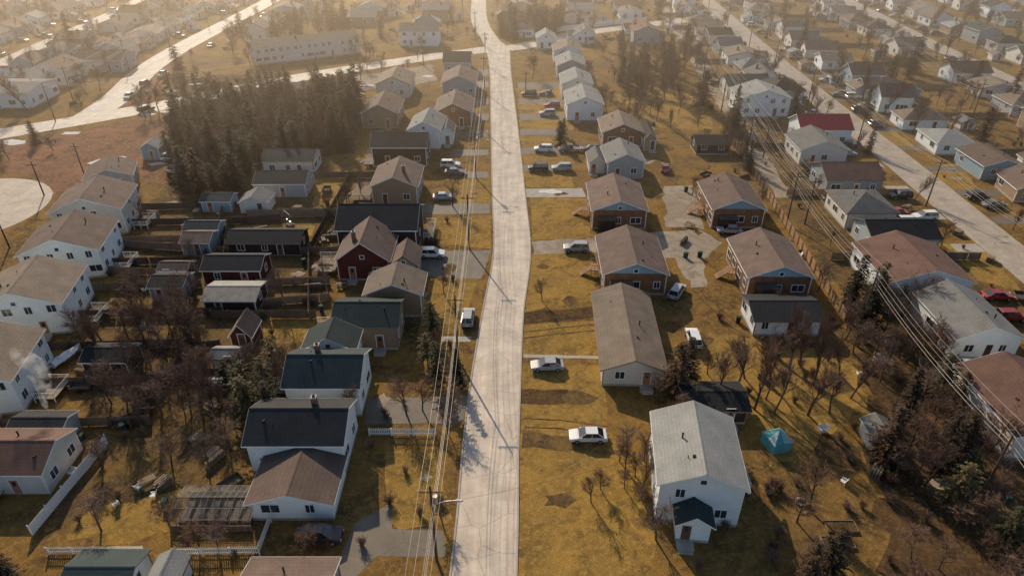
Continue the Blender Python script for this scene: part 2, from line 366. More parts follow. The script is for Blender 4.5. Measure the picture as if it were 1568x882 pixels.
# ---------------------------------------------------------------- houses
def house(name,cx,cy,w,d,h,rise,rot=0.,ridge='y',wall='white',roof='brown',storeys=1,hip=False,chim='pipe',win=True,
          oh=.4,door=True,gable=None,wdens=3.2,base=.35,steps=True):
    FOOT.append((cx,cy,max(w,d)/2*1.05))
    rot=rad(rot); front=0
    if ridge=='x': rot+=math.pi/2; w,d=d,w; front=3
    E=empty(name,(cx,cy,0),rot)
    W2,D2=w/2,d/2
    m=MB(); m.box(-W2-.02,-D2-.02,-.3,W2+.02,D2+.02,base); m.obj('foundation',CONC,E)
    m=MB(); z0=base
    c=[(-W2,-D2),(W2,-D2),(W2,D2),(-W2,D2)]
    rz=h+rise
    gi=1 if gable else 0
    for i in range(4):
        a=c[i];b=c[(i+1)%4]
        m.poly([(*a,z0),(*b,z0),(*b,h),(*a,h)],0)
        if i in (0,2) and not hip:
            m.poly([(*a,h),(*b,h),(0,a[1],rz-.02)],gi)
    m.obj('walls',[WALL[wall],WALL[gable] if gable else WALL[wall]],E)
    t=.14; sl=rise/W2; ze=h-oh*sl; X=W2+oh; Yy=D2+oh
    m=MB()
    if not hip:
        for s in (-1,1):
            q=[]
            for dz in (0,t):
                pts=[(0,-Yy,rz+dz),(0,Yy,rz+dz),(s*X,Yy,ze+dz),(s*X,-Yy,ze+dz)]
                if s<0: pts=pts[::-1]
                q+=pts
            m.hexa(q)
        m.poly([(-.16,-Yy,rz+t-.16*sl+.03),(-.16,Yy,rz+t-.16*sl+.03),(0,Yy,rz+t+.035),(0,-Yy,rz+t+.035)])
        m.poly([(0,-Yy,rz+t+.035),(0,Yy,rz+t+.035),(.16,Yy,rz+t-.16*sl+.03),(.16,-Yy,rz+t-.16*sl+.03)])
    else:
        r=max(0.1,D2-W2)
        A=[(-X,-Yy,ze),(X,-Yy,ze),(X,Yy,ze),(-X,Yy,ze)]; T0=(0,-r,rz+t);T1=(0,r,rz+t)
        B=[(p[0],p[1],p[2]+t) for p in A]
        m.poly([B[0],B[1],T0]);m.poly([B[1],B[2],T1,T0]);m.poly([B[2],B[3],T1]);m.poly([B[3],B[0],T0,T1])
        m.poly(A[::-1])
        for i in range(4): m.poly([A[i],A[(i+1)%4],B[(i+1)%4],B[i]])
    m.obj('roof',ROOF[roof],E)
    m=MB()
    for s in (-1,1):
        x0,x1=sorted((s*(X+.003),s*(X+.04)))
        m.box(x0,-Yy,ze-.06,x1,Yy,ze+t-.02)
    if hip:
        for s in (-1,1):
            y0,y1=sorted((s*(Yy+.003),s*(Yy+.04))); m.box(-X,y0,ze-.06,X,y1,ze+t-.02)
    else:
        for s in (-1,1):
            for sx in (-1,1):
                y0=s*(Yy+.003);y1=s*(Yy+.04)
                q=[(0,y0,rz-.06),(sx*X,y0,ze-.06),(sx*X,y1,ze-.06),(0,y1,rz-.06)]
                q+=[(p[0],p[1],p[2]+t+.04) for p in q]; m.hexa(q)
    for sx in (-1,1):
        for sy in (-1,1):
            x0,x1=sorted((sx*(W2+.025),sx*(W2-.12))); y0,y1=sorted((sy*(D2+.025),sy*(D2-.12)))
            m.box(x0,y0,base,x1,y1,h-.05)
    m.obj('trim_boards',TRIM if R.random()<.75 else WOOD,E)
    sides=[((0,-1),(1,0),(0,-D2),w),((1,0),(0,1),(W2,0),d),((0,1),(-1,0),(0,D2),w),((-1,0),(0,-1),(-W2,0),d)]
    f=MB(); g=MB(); dr=MB()
    def window(si,off,z,ww,wh,mull=True):
        n,tt,o,L=sides[si]; c=(o[0]+tt[0]*off,o[1]+tt[1]*off)
        f.obox(c,tt,n,ww+.2,0,.07,z-.1,z); f.obox(c,tt,n,ww+.2,0,.06,z+wh,z+wh+.1)
        for q in (-1,1): f.obox((c[0]+tt[0]*q*(ww/2+.05),c[1]+tt[1]*q*(ww/2+.05)),tt,n,.1,0,.06,z,z+wh)
        if mull: f.obox(c,tt,n,.06,.03,.055,z,z+wh)
        g.obox(c,tt,n,ww,0,.03,z,z+wh)
    dpos=None
    if door:
        n,tt,o,L=sides[front]; off=L*R.choice((-.22,.22,.05)); dpos=off
        c=(o[0]+tt[0]*off,o[1]+tt[1]*off)
        dr.obox(c,tt,n,.95,0,.04,base+.05,base+2.15,0)
        dr.obox(c,tt,n,.45,.04,.05,base+1.2,base+1.9,1)
        f.obox(c,tt,n,1.15,0,.06,base+2.15,base+2.27)
        for q in (-1,1): f.obox((c[0]+tt[0]*q*.53,c[1]+tt[1]*q*.53),tt,n,.1,0,.06,base,base+2.15)
        if steps:
            s=MB(); s.obox(c,tt,n,1.7,.02,1.3,0,base); s.obox(c,tt,n,1.5,1.3,1.65,0,base*.5)
            s.obj('door_step',CONC,E)
    if win:
        for si in range(4):
            L=sides[si][3]
            for st in range(storeys):
                z=base+.95+2.65*st
                if z+1.15>h: continue
                k=max(1,int(L/wdens))
                for j in range(k):
                    off=-L/2+L*(j+.5)/k+R.uniform(-.3,.3)
                    if si==front and st==0 and dpos is not None and abs(off-dpos)<1.6: continue
                    if R.random()<.15: continue
                    big=R.random()<.25 and st==0
                    window(si,off,z,1.9 if big else R.choice((.9,1.2)),1.15)
        if not hip and rise>1.6 and R.random()<.6:
            window(0,0,h+.15,.6,.6,False)
    if f.v: f.obj('window_frames',TRIM,E)
    if g.v: g.obj('window_glass',GLASS,E)
    if dr.v: dr.obj('door',[DOORM,GLASS],E)
    m=MB()
    if chim=='brick':
        x=W2*.35*R.choice((-1,1)); y=D2*R.uniform(-.5,.5); zr=rz-abs(x)*sl
        m.box(x-.3,y-.3,zr-.4,x+.3,y+.3,rz+.7,0); m.box(x-.36,y-.36,rz+.7,x+.36,y+.36,rz+.8,1)
        m.box(x-.13,y-.13,rz+.8,x+.13,y+.13,rz+1.0,2)
    elif chim=='pipe':
        x=W2*.4*R.choice((-1,1)); y=D2*R.uniform(-.6,.6); zr=rz-abs(x)*sl
        m.tube((x,y,zr-.1),(x,y,zr+.7),.09,.09,8,2,True); m.tube((x,y,zr+.7),(x,y,zr+.8),.13,.13,8,2,True)
    if chim:
        for k in range(2):
            x=W2*R.uniform(.15,.6)*R.choice((-1,1)); y=D2*R.uniform(-.8,.8); zr=rz-abs(x)*sl
            if k: m.tube((x,y,zr),(x,y,zr+.45),.045,.045,6,2,True)
            else: m.box(x-.15,y-.15,zr-.1,x+.15,y+.15,zr+.28,2)
        m.obj('chimney',[BRICKC,CONC,BLACKM],E)
    return E
def hp(name,x1,x2,v,depth,h,rise,**k):
    a=G(x1,v);b=G(x2,v); w=b[0]-a[0]
    return house(name,(a[0]+b[0])/2,a[1]+depth/2,w,depth,h,rise,**k)
def deck(nm,x0,y0,x1,y1,z=.9):
    E=empty(nm,((x0+x1)/2,(y0+y1)/2,0))
    a,b=(x1-x0)/2,(y1-y0)/2
    m=MB()
    n=int((y1-y0)/.15)
    for i in range(n):
        y=-b+i*2*b/n; m.box(-a,y,z-.05,a,y+2*b/n-.015,z)
    m.obj('deck_boards',WOOD,E)
    m=MB()
    for px,py in ((-a,-b),(a,-b),(a,b),(-a,b),(0,-b),(0,b)): m.box(px-.05,py-.05,0,px+.05,py+.05,z+.95)
    for (p,q) in (((-a,-b),(a,-b)),((a,-b),(a,b)),((a,b),(-a,b))):
        for zz in (z+.15,z+.9):
            x_0,x_1=sorted((p[0],q[0]));y_0,y_1=sorted((p[1],q[1])); m.box(x_0-.02,y_0-.02,zz,x_1+.02,y_1+.02,zz+.06)
        L=math.hypot(q[0]-p[0],q[1]-p[1]); k=int(L/.25)
        for i in range(1,k):
            x=p[0]+(q[0]-p[0])*i/k;y=p[1]+(q[1]-p[1])*i/k; m.box(x-.02,y-.02,z+.18,x+.02,y+.02,z+.9)
    m.obj('railing',TRIM if R.random()<.6 else WOOD,E)
    m=MB()
    for i in range(4): m.box(-a-.3*(i+1),-.6,0,-a-.3*i,.6,z*(1-(i+1)/5))
    m.obj('stairs',WOOD,E)
    return E

# --- east side of the main street
house('white_two_storey_house',20.0,53.1,8.5,10.2,5.9,1.9,rot=-6,wall='white',roof='light',storeys=2,chim='pipe',door=False,wdens=4)
house('white_entrance_porch',18.7,47.0,3.3,2.5,2.9,1.1,rot=-6,wall='white',roof='teal',chim=None,win=False,door=True)
hp('long_grey_bungalow',925,1018,592,18.5,2.9,1.6,rot=-2,wall='cream',roof='tan',chim='pipe')
for nm,(x1,x2,v) in {'a':(924,1018,452),'b':(907,988,352),'c':(1142,1236,457),'d':(1089,1166,350)}.items():
    e=hp('brown_brick_house',x1,x2,v,12.5,4.0,2.0,rot=-1,wall='brick',gable='blue',roof='brown',chim='pipe',door=False,wdens=3)
    a=G(x1,v)[0]; b=G(x2,v)[0]; Y=G(x1,v)[1]
    s=empty('wooden_side_staircase',(a-1.4,Y+6.5,0)); m=MB()
    m.box(-.1,-1.2,1.3,1.0,1.2,1.42)
    for i in range(7): m.box(-1.9+i*.26,-.7,0 if i<1 else i*.185,-1.9+(i+1)*.26,.7,(i+1)*.185)
    for y in (-1.2,1.15):
        m.box(-.1,y,2.3,1.0,y+.06,2.38)
        for x in (-.1,.4,.9): m.box(x,y,0,x+.06,y+.06,2.35)
    for y in (-.72,.68): m.hexa([(-1.9,y,.8),(-.1,y,2.2),(-.1,y+.05,2.2),(-1.9,y+.05,.8),(-1.9,y,.9),(-.1,y,2.3),(-.1,y+.05,2.3),(-1.9,y+.05,.9)])
    m.obj('steps_and_rail',FENCEL,s)
    s=empty('basement_entrance_bay',(a+2.6,Y-.62,0)); m=MB(); m.box(-1.5,-.55,0,1.5,.55,2.5); m.obj('bay_walls',WALL['darkwood'],s)
    m=MB(); m.hexa([(-1.7,-.8,2.45),(1.7,-.8,2.45),(1.7,.55,2.75),(-1.7,.55,2.75),(-1.7,-.8,2.55),(1.7,-.8,2.55),(1.7,.55,2.85),(-1.7,.55,2.85)]); m.obj('bay_roof',ROOF['brown'],s)
hp('grey_bungalow',928,983,275,9.5,4.0,1.8,wall='grey',roof='grey',rot=2)
hp('grey_bungalow',902,925,268,6,3.0,1.3,wall='cream',roof='grey',chim=None)
hp('brown_brick_house',922,982,226,10,3.8,2.0,wall='brick',roof='tan')
hp('brown_brick_house',985,1003,232,9,3.2,1.6,wall='tan',roof='black',chim=None)
hp('white_bungalow',868,922,187,12,4.6,2.0,wall='white',roof='light')
hp('white_bungalow',860,906,152,11,4.3,1.9,wall='cream',roof='light')
hp('grey_bungalow',853,895,122,11,4.2,1.9,wall='grey',roof='light')
hp('white_bungalow',848,890,99,10,4.2,1.9,wall='white',roof='tan')
hp('white_bungalow',822,850,77,8,4.0,1.9,wall='white',roof='light')
hp('white_garage',1152,1252,515,6.5,2.9,1.1,ridge='x',wall='white',roof='black',chim=None)
hp('dark_carport',1050,1140,650,5,2.4,.7,ridge='x',wall='darkwood',roof='black',chim=None,win=False)
hp('garden_shed',1065,1115,238,6,2.7,1.0,ridge='x',wall='darkwood',roof='black',chim=None,door=False)
# --- houses backing on the east lane
hp('white_bungalow',1350,1476,466,12.5,4.1,2.2,wall='white',roof='redbrown',chim='pipe')
hp('white_bungalow',1452,1550,550,12,3.7,1.9,wall='white',roof='grey')
hp('white_bungalow',1538,1680,705,12.5,4.0,2.1,wall='cream',roof='redbrown')
hp('dark_bungalow',1330,1430,392,8,3.4,1.6,ridge='x',wall='grey',roof='black')
hp('grey_bungalow',1292,1366,352,10,3.6,1.9,hip=True,wall='cream',roof='grey')
hp('dark_bungalow',1262,1345,300,9,3.6,1.9,ridge='x',wall='grey',roof='redbrown')
hp('grey_bungalow',1222,1292,254,10,3.8,2.1,wall='cream',roof='grey')
hp('red_roofed_house',1222,1298,226,8.5,4.4,2.3,ridge='x',wall='white',roof='crimson')
hp('white_two_storey_house',1130,1205,181,10,5.2,2.2,wall='white',roof='light',storeys=2)
hp('dark_bungalow',1112,1175,152,9,3.8,2.0,ridge='x',wall='cream',roof='teal')
# --- west side of the main street
hp('white_bungalow',388,512,797,6.2,2.8,1.4,rot=0,wall='white',roof='brown',chim=None,door=False)
house('white_two_storey_house',-24.4,58.7,10.6,7.2,4.7,1.8,ridge='x',wall='white',roof='black',chim='brick',storeys=2)
hp('white_two_storey_house',446,554,638,7.3,5.0,1.9,ridge='x',wall='white',roof='teal',storeys=2,chim='brick')
house('white_two_storey_house',-24.6,75.0,6.8,4.2,4.3,1.9,wall='white',roof='teal',storeys=1,chim=None)
hp('tan_two_storey_house',516,610,536,7.0,4.2,1.6,ridge='x',wall='tan',roof='teal',storeys=1)
house('tan_bungalow',-18,89.6,8.4,6,4.2,1.8,wall='tan',roof='tan')
hp('barn_red_house',520,598,430,9,4.0,3.2,wall='red',roof='brown',chim='brick')
house('barn_red_house',-17.8,99.5,4.2,5.6,3.4,1.7,wall='blue',roof='brown',chim=None)
house('black_roofed_house',-23.8,111.3,13.8,10,4.9,2.4,ridge='x',wall='darkwood',roof='black',storeys=2,chim=None)
hp('tan_bungalow',572,640,315,10.5,4.2,2.0,wall='tan',roof='brown',chim='brick')
hp('black_roofed_house',572,654,256,8,4.7,1.8,ridge='x',wall='darkwood',roof='black',storeys=2)
hp('white_two_storey_house',629,676,230,10.5,4.9,2.0,wall='white',roof='light',storeys=2,rot=-3)
hp('white_bungalow',676,694,224,6,3.5,1.4,wall='white',roof='grey',chim=None)
hp('brown_brick_house',556,610,198,12,4.2,2.2,wall='tan',roof='brown')
hp('brown_brick_house',668,722,196,12,4.2,2.2,wall='brick',roof='brown')
hp('cream_bungalow',578,628,152,12,4.2,2.1,wall='cream',roof='tan')
hp('grey_bungalow',678,728,150,12,4.2,2.1,wall='grey',roof='brown')
hp('grey_bungalow',680,720,116,11,4.0,2.0,ridge='x',wall='grey',roof='black')
hp('white_two_storey_house',614,672,73,9,5.5,2.0,ridge='x',wall='white',roof='grey',storeys=2)
deck('wooden_deck',-33.2,127,-28.8,136)
deck('wooden_deck',-33.8,146,-31.4,152)
deck('wooden_deck',-33.5,99,-30,104,.7)
deck('wooden_deck',-33.6,112,-30.8,117,.9)
deck('wooden_deck',24.6,52,26.3,57,.8)
deck('wooden_deck',-16.2,111,-14.5,117,.8)
deck('wooden_deck',-31.6,66,-28.4,70,.8)
deck('wooden_deck',-29.2,80,-26,84,.8)
for n,x1,x2,v,dp,h,ri,rg,wa,ro in [
 ('garden_shed',220,247,246,4.5,3.0,1.2,'y','blue','light'),
 ('garden_shed',312,356,326,4,2.4,.8,'x','blue','teal'),
 ('garden_shed',370,412,328,4.5,2.4,1.3,'y','cream','grey'),
 ('detached_garage',392,470,303,7,3.0,1.4,'x','grey','black'),
 ('detached_garage',405,482,268,7,3.2,1.4,'x','cream','teal'),
 ('detached_garage',352,462,392,5.5,2.5,1.1,'x','darkwood','black'),
 ('detached_garage',314,402,436,5.5,2.7,1.2,'x','red','black'),
 ('garden_shed',282,324,392,4.5,2.6,.9,'x','grey','brown'),
 ('garden_shed',234,284,462,4.5,2.6,.8,'x','grey','black'),
 ('garden_shed',286,336,372,4,2.5,.8,'x','grey','teal'),
 ('corrugated_garage',316,394,480,5.5,2.3,.8,'x','darkwood','metal'),
 ('white_garden_shed',328,364,567,2.6,2.0,.6,'x','white','light'),
 ('garden_shed',356,388,532,4,2.0,1.9,'y','red','brown'),
 ('garden_shed',132,200,575,4,2.3,.8,'x','darkwood','black'),
 ('cream_bungalow',-90,78,757,6.8,3.2,1.5,'x','cream','redbrown'),
 ('garden_shed',20,100,688,4,2.3,.8,'x','grey','black'),
 ('white_garden_shed',232,276,920,3.2,2.2,.8,'y','white','light'),
 ('detached_garage',100,200,940,5,2.4,1.0,'x','white','teal'),
 ('brown_bungalow',362,500,980,6.5,2.6,1.1,'x','tan','brown'),
 ('garden_shed',448,505,150,6,2.6,.9,'x','cream','grey'),
 ('garden_shed',248,290,432,3,2.2,.7,'x','darkwood','brown'),
 ('garden_shed',428,462,640,2.4,2.1,.7,'x','grey','black'),
 ('garden_shed',1330,1365,690,3,2.2,.8,'y','cream','grey'),
]:
    small='shed' in n
    hp(n,x1,x2,v,dp,h,ri,ridge=rg,wall=wa,roof=ro,chim=None if small or 'garage' in n else 'pipe',win=not small,door=True,steps=False,oh=.25,base=.12)
for (x,y) in ((-79,118),(-75.2,102.5),(-72.4,86.5),(-69,69.2),(-66,52)):
    house('cream_two_storey_house',x,y,12,10.5,5.4,2.4,rot=11,wall='white' if y<110 else 'cream',roof='brown' if y>90 else 'tan',storeys=2,wdens=2.8)
    deck('wooden_deck',x+7.2,y-2.2,x+9.8,y+1.6,.7)
for (x,y) in ((-86,137),(-134,118),(-132,140)):
    house('cream_two_storey_house',x,y,9,8,3.2,1.8,rot=20,wall='grey',roof='brown')
a=Vector((-86,235));b=Vector((-54,252)); c=(a+b)/2; an=math.degrees(math.atan2(b.y-a.y,b.x-a.x))
nrm=Vector((-math.sin(rad(an)),math.cos(rad(an))))
c=c+nrm*6
house('long_apartment_block',c.x,c.y,(b-a).length,11,6,1.0,rot=an,ridge='x',wall='cream',gable='tan',roof='black',storeys=2,wdens=2.3,chim='brick')
FOOT.append((-80,243,9));FOOT.append((-60,254,9))
hp('long_grey_building',-60,50,168,14,4.5,1,ridge='x',wall='white',roof='grey')
hp('cream_bungalow',48,104,133,12,4.6,2.2,wall='cream',roof='brown')
hp('cream_bungalow',120,190,112,10,4,2,ridge='x',wall='grey',roof='black')

# --- repeated suburb rows
WC=['white','white','cream','cream','grey','blue','tan','green']
RC=['brown','brown','grey','light','tan','black','redbrown','teal','grey','tan']
NAMES={'white':'white_bungalow','cream':'cream_bungalow','grey':'grey_bungalow','blue':'blue_bungalow','tan':'tan_bungalow','green':'green_bungalow'}
def rowf(xf,y0,y1,sp,rot=0,rp=.5,rc=None):
    y=y0
    while y<y1:
        x=xf(y)+R.uniform(-2.2,2.2)
        w=R.uniform(7.5,11.5); d=R.uniform(7,10.5)
        ok=R.random()>.06
        for a_,b_,c_ in FOOT:
            if (x-a_)**2+(y-b_)**2<(c_+w*.5)**2: ok=False;break
        if ok:
            for (ax,ay,bx,by,ww) in SEGS:
                dx,dy=bx-ax,by-ay;L=dx*dx+dy*dy
                t=max(0,min(1,((x-ax)*dx+(y-ay)*dy)/L)) if L else 0
                if (x-ax-t*dx)**2+(y-ay-t*dy)**2<(ww/2+5.5)**2: ok=False;break
        if ok:
            wa=R.choice(WC); rp_='x' if R.random()<rp else 'y'; hh=R.choice((3.0,3.3,3.6,4.8)); rr=rot+R.uniform(-6,6)
            rf=R.choice(rc or RC)
            house(NAMES[wa],x,y,w,d,hh,R.uniform(1.4,2.4),rot=rr,ridge=rp_,
                  wall=wa,roof=rf,hip=R.random()<.15,storeys=1,chim=R.choice(('pipe','brick')),steps=False,wdens=3.8)
            if R.random()<.4:
                house(NAMES[wa].replace('bungalow','house_wing'),x+R.choice((-1,1))*w*.5,y+R.uniform(-2,2),4.5,5.5,2.6,1.2,rot=rr,ridge='y' if rp_=='x' else 'x',wall=wa,roof=rf,chim=None,steps=False,wdens=2.6)
            if R.random()<.55:
                sx=x+R.choice((-1,1))*R.uniform(9,12); sy=y+R.uniform(-4,4)
                if free(sx,sy,1.5): house('garden_shed',sx,sy,R.uniform(2.6,4.5),R.uniform(2.6,4),2.2,.8,rot=rot+R.uniform(-8,8),wall=R.choice(WC),roof=R.choice(RC),win=False,chim=None,steps=False)
        y+=sp*R.uniform(.9,1.15)
BR=['brown','grey','black','tan','teal','grey']
rowf(lambda y:76+(y-220)*.03,196,375,13.5,-1,.4,BR)
rowf(lambda y:105+(y-120)*.03,60,375,14.5,-1,.5)
rowf(lambda y:139+(y-160)*.03,110,375,15,-1,.5)
rowf(lambda y:174+(y-160)*.03,150,375,15,-2,.5)
rowf(lambda y:206+(y-160)*.03,190,375,16,-2,.5)
rowf(lambda y:240+(y-160)*.04,230,375,16,-2,.5)
rowf(lambda y:272+(y-160)*.04,270,375,17,-2,.5)
rowf(lambda y:2,280,375,16,5,.5)
rowf(lambda y:28+(y-290)*.05,272,375,16,5,.5)
rowf(lambda y:-34-(y-290)*.04,285,380,14,0,.5)
rowf(lambda y:-62-(y-290)*.04,288,380,15,0,.5)
rowf(lambda y:-98,275,380,14,0,.4)
rowf(lambda y:-139,200,380,14,0,.4)
rowf(lambda y:-158-(y-220)*.05,215,380,15,5,.4)
rowf(lambda y:-194-(y-220)*.05,225,380,14,5,.4)
rowf(lambda y:-216-(y-220)*.05,232,380,16,5,.4)
rowf(lambda y:-256-(y-220)*.05,250,380,15,5,.4)
rowf(lambda y:50,270,330,15,5,.5)
rowf(lambda y:104,-10,50,15,0,.5)
for X in (-270,-225,-180,-145,-95,-50,10,50,85,125,150,190,225,265):
    rowf(lambda y:X,404,450,18,0,.5)

# ---------------------------------------------------------------- trees
def bare_tree(seed,H=9.,spread=1.0,dens=1.0):
    r=random.Random(seed); m=MB()
    def br(p,d,L,rd,lv):
        n=(3,2,2,1)[lv]
        pts=[p]; dd=d.copy()
        for i in range(n):
            dd=(dd+Vector((r.uniform(-.2,.2),r.uniform(-.2,.2),r.uniform(-.02,.14)))).normalized()
            pts.append(pts[-1]+dd*(L/n))
        for i in range(n):
            r0=rd*(1-.65*i/n); r1=rd*(1-.65*(i+1)/n)
            m.tube(pts[i],pts[i+1],r0,r1,6 if lv==0 else 3,0 if lv<2 else 1)
        if lv>=3: return
        k=int((13,8,7)[lv]*dens)
        for i in range(k):
            t=r.uniform(.25 if lv==0 else .12,1.0); j=min(n-1,int(t*n)); q=pts[j].lerp(pts[j+1],t*n-j)
            az=r.uniform(0,2*math.pi); side=Vector((math.cos(az),math.sin(az),0))
            up=r.uniform(.3,1.0) if lv==0 else r.uniform(-.15,.7)
            nd=(side*spread+dd*.5+Vector((0,0,up))).normalized()
            br(q,nd,L*r.uniform(.38,.62)*(1.15-t*.45),max(rd*.42*(1.1-t*.5),.022),lv+1)
    br(Vector((0,0,-.1)),Vector((0,0,1)),H*.72,H*.018,0)
    return m.mesh('bare_tree_mesh',[BARK,TWIG])
def conifer(seed,H=12.,wid=2.3,mat=None,sparse=1.0,low=.06,pw=.7):
    r=random.Random(seed); m=MB()
    m.tube((0,0,-.1),(0,0,H*.97),H*.014,.02,6,0)
    z=H*low
    while z<H*.985:
        f=(z-H*low)/(H*(1-low)); Lm=wid*(1-f)**pw*(.8+.4*r.random())+.12
        k=int((6+3*(1-f))*sparse)
        for i in range(k):
            az=r.uniform(0,6.283); L=Lm*r.uniform(.5,1.18); dr=r.uniform(-.32,.15)
            c,s=math.cos(az),math.sin(az)
            if L>.5: m.tube((0,0,z),(c*L*.9,s*L*.9,z+L*dr),.03,.012,3,0)
            n=max(2,int(L/.33))
            for j in range(n):
                t=(j+.6)/n
                p=Vector((c*L*t,s*L*t,z+L*dr*t-.06*t))
                for q in range(2):
                    a2=az+r.uniform(-1.1,1.1); ln=r.uniform(.3,.55)*(1.1-.35*t); wd=r.uniform(.10,.2)
                    dv=Vector((math.cos(a2),math.sin(a2),r.uniform(-.55,.15)))*ln
                    sv=Vector((-math.sin(a2),math.cos(a2),r.uniform(-.5,.5)))*wd
                    m.poly([tuple(p-sv*.6),tuple(p+dv*.5-sv),tuple(p+dv),tuple(p+dv*.5+sv),tuple(p+sv*.6)],1)
        z+=r.uniform(.24,.36)*(H/12)**.5
    return m.mesh('conifer_mesh',[BARK,mat or SPRUCE])
def bushmesh(seed,h=1.8):
    r=random.Random(seed); m=MB()
    for i in range(34):
        az=r.uniform(0,6.283); d=Vector((math.cos(az)*r.uniform(.1,.8),math.sin(az)*r.uniform(.1,.8),1)).normalized()
        p=Vector((r.uniform(-.2,.2),r.uniform(-.2,.2),0)); q=p+d*h*r.uniform(.5,1)
        m.tube(p,q,.028,.014,3)
        for j in range(9):
            a=p.lerp(q,r.uniform(.3,1)); m.tube(a,a+Vector((r.uniform(-1,1),r.uniform(-1,1),r.uniform(0,1.1)))*h*.28,.018,.01,3)
    return m.mesh('bare_bush_mesh',[TWIG])
BT=[bare_tree(11,9,1.0),bare_tree(12,8,1.2),bare_tree(13,10,.8),bare_tree(14,7.5,1.1),bare_tree(15,9,.9)]
NT=[bare_tree(21,10,.45,1.0),bare_tree(22,11,.4,1.0)]
CT=[conifer(31,12,3.0,pw=.5),conifer(32,13,3.1,pw=.55),conifer(33,10,2.9,pw=.42),conifer(34,12,2.5,pw=.65)]
PT=[conifer(41,9,2.8,PINE,.7,.2,.45),conifer(42,10,2.5,PINE,.6,.25,.45)]
BU=[bushmesh(51),bushmesh(52,1.5)]
def tree(kind,x,y,s=1.0):
    if kind=='b': me,n=R.choice(BT),'bare_tree'
    elif kind=='n': me,n=R.choice(NT),'bare_poplar_tree'
    elif kind=='c': me,n=R.choice(CT),'spruce_tree'
    elif kind=='p': me,n=R.choice(PT),'pine_tree'
    else: me,n=R.choice(BU),'bare_bush'
    s*=R.uniform(.78,1.2)
    o=place(me,n,(x,y,0),R.uniform(0,6.28),None,(s*R.uniform(.9,1.15),s*R.uniform(.9,1.15),s))
    o.rotation_euler=(R.uniform(-.04,.04),R.uniform(-.04,.04),R.uniform(0,6.28))
def inpoly(x,y,P):
    c=False;j=len(P)-1
    for i in range(len(P)):
        if (P[i][1]>y)!=(P[j][1]>y) and x<(P[j][0]-P[i][0])*(y-P[i][1])/(P[j][1]-P[i][1])+P[i][0]: c=not c
        j=i
    return c
def grove(px,n,kinds,s=1.,mind=2.2,chk=True):
    P=[G(*p) for p in px]
    xs=[p[0] for p in P];ys=[p[1] for p in P]; got=[];tr=0
    while len(got)<n and tr<n*40:
        tr+=1; x=R.uniform(min(xs),max(xs));y=R.uniform(min(ys),max(ys))
        if not inpoly(x,y,P): continue
        if any((x-a)**2+(y-b)**2<mind*mind for a,b in got): continue
        if chk and not free(x,y,.6): continue
        got.append((x,y)); tree(R.choice(kinds),x,y,s)
grove([(270,302),(262,215),(268,172),(430,142),(540,165),(540,232),(430,250),(385,262),(370,300)],215,'ccbbp',.76,2.4)
grove([(485,170),(540,150),(548,205),(500,235)],18,'cb',.85,2.4)
grove([(765,62),(765,42),(850,36),(850,58)],36,'cb',.8,3)
grove([(935,135),(940,85),(1030,85),(1045,130),(1010,160)],46,'cbbb',.72,2.8)
grove([(925,200),(925,140),(1060,150),(1080,205)],24,'bbn',.7,3.5)
grove([(340,60),(500,40),(560,50),(440,62)],24,'bbc',.9,4)
grove([(140,520),(300,490),(330,600),(310,660),(180,655)],32,'bbn',.72,2.6)
grove([(330,585),(440,570),(455,655),(340,655)],24,'bnp',.68,2.0)
grove([(200,470),(300,440),(310,520),(210,530)],8,'b',.8,3)
for p in ((1125,600),(1155,628),(1185,632),(1237,636),(1270,634),(1302,610),(1245,590),(1208,566),(1100,612),(1225,560),(1140,580),(1180,590),(1285,575)):
    tree('n',*G(*p),.85)
grove([(1290,480),(1400,430),(1425,480),(1440,560),(1350,590),(1290,540)],22,'bbbp',.7,2.6)
grove([(1330,640),(1440,600),(1530,720),(1540,860),(1450,800),(1340,700)],24,'bbbcp',.68,2.8)
grove([(1380,870),(1600,820),(1620,980),(1370,960)],15,'b',.68,2.2)
grove([(1540,470),(1620,450),(1660,560),(1580,560)],6,'bc',.7,2.5)
grove([(1230,880),(1290,880),(1290,970),(1220,970)],4,'c',.5,1.5)
grove([(-30,870),(50,870),(60,970),(-60,970)],6,'c',.55,1.6)
grove([(945,690),(990,690),(990,780),(955,760)],8,'b',.58,1.3,chk=False)
grove([(1090,170),(1130,200),(1160,280),(1120,250)],10,'bc',.6,2.5)
for k,u,v,s in (('p',665,515,.75),('p',668,592,.75),('p',655,560,.6),('c',1035,610,.7),('c',1052,585,.65),('b',1005,612,.75),('b',1045,640,.6),('c',858,225,.6),('b',815,122,.9),('b',690,640,.6),
                ('b',610,215,.7),('c',862,210,.5),('b',1265,180,.8),('b',1030,740,.6),('c',1300,470,.7),('c',1325,500,.75),('b',680,450,.5),('c',700,590,.5),
                ('b',545,208,.8),('b',920,750,.55),('b',1190,480,.5),('b',830,460,.4),('b',700,110,.7),('b',640,95,.7),('b',1170,420,.5),('c',515,232,1.),
                ('b',905,770,.5),('b',650,470,.6),('b',1060,300,.55),('b',1165,315,.6)):
    tree(k,*G(u,v),s)
for i in range(110):
    u=R.uniform(120,700);v=R.uniform(290,850); x,y=G(u,v)
    if free(x,y,.6): tree(R.choice('sssbb'),x,y,.7)
for i in range(80):
    u=R.uniform(1000,1560);v=R.uniform(480,880); x,y=G(u,v)
    if free(x,y,.8): tree(R.choice('ssssb'),x,y,.8)
cnt=0
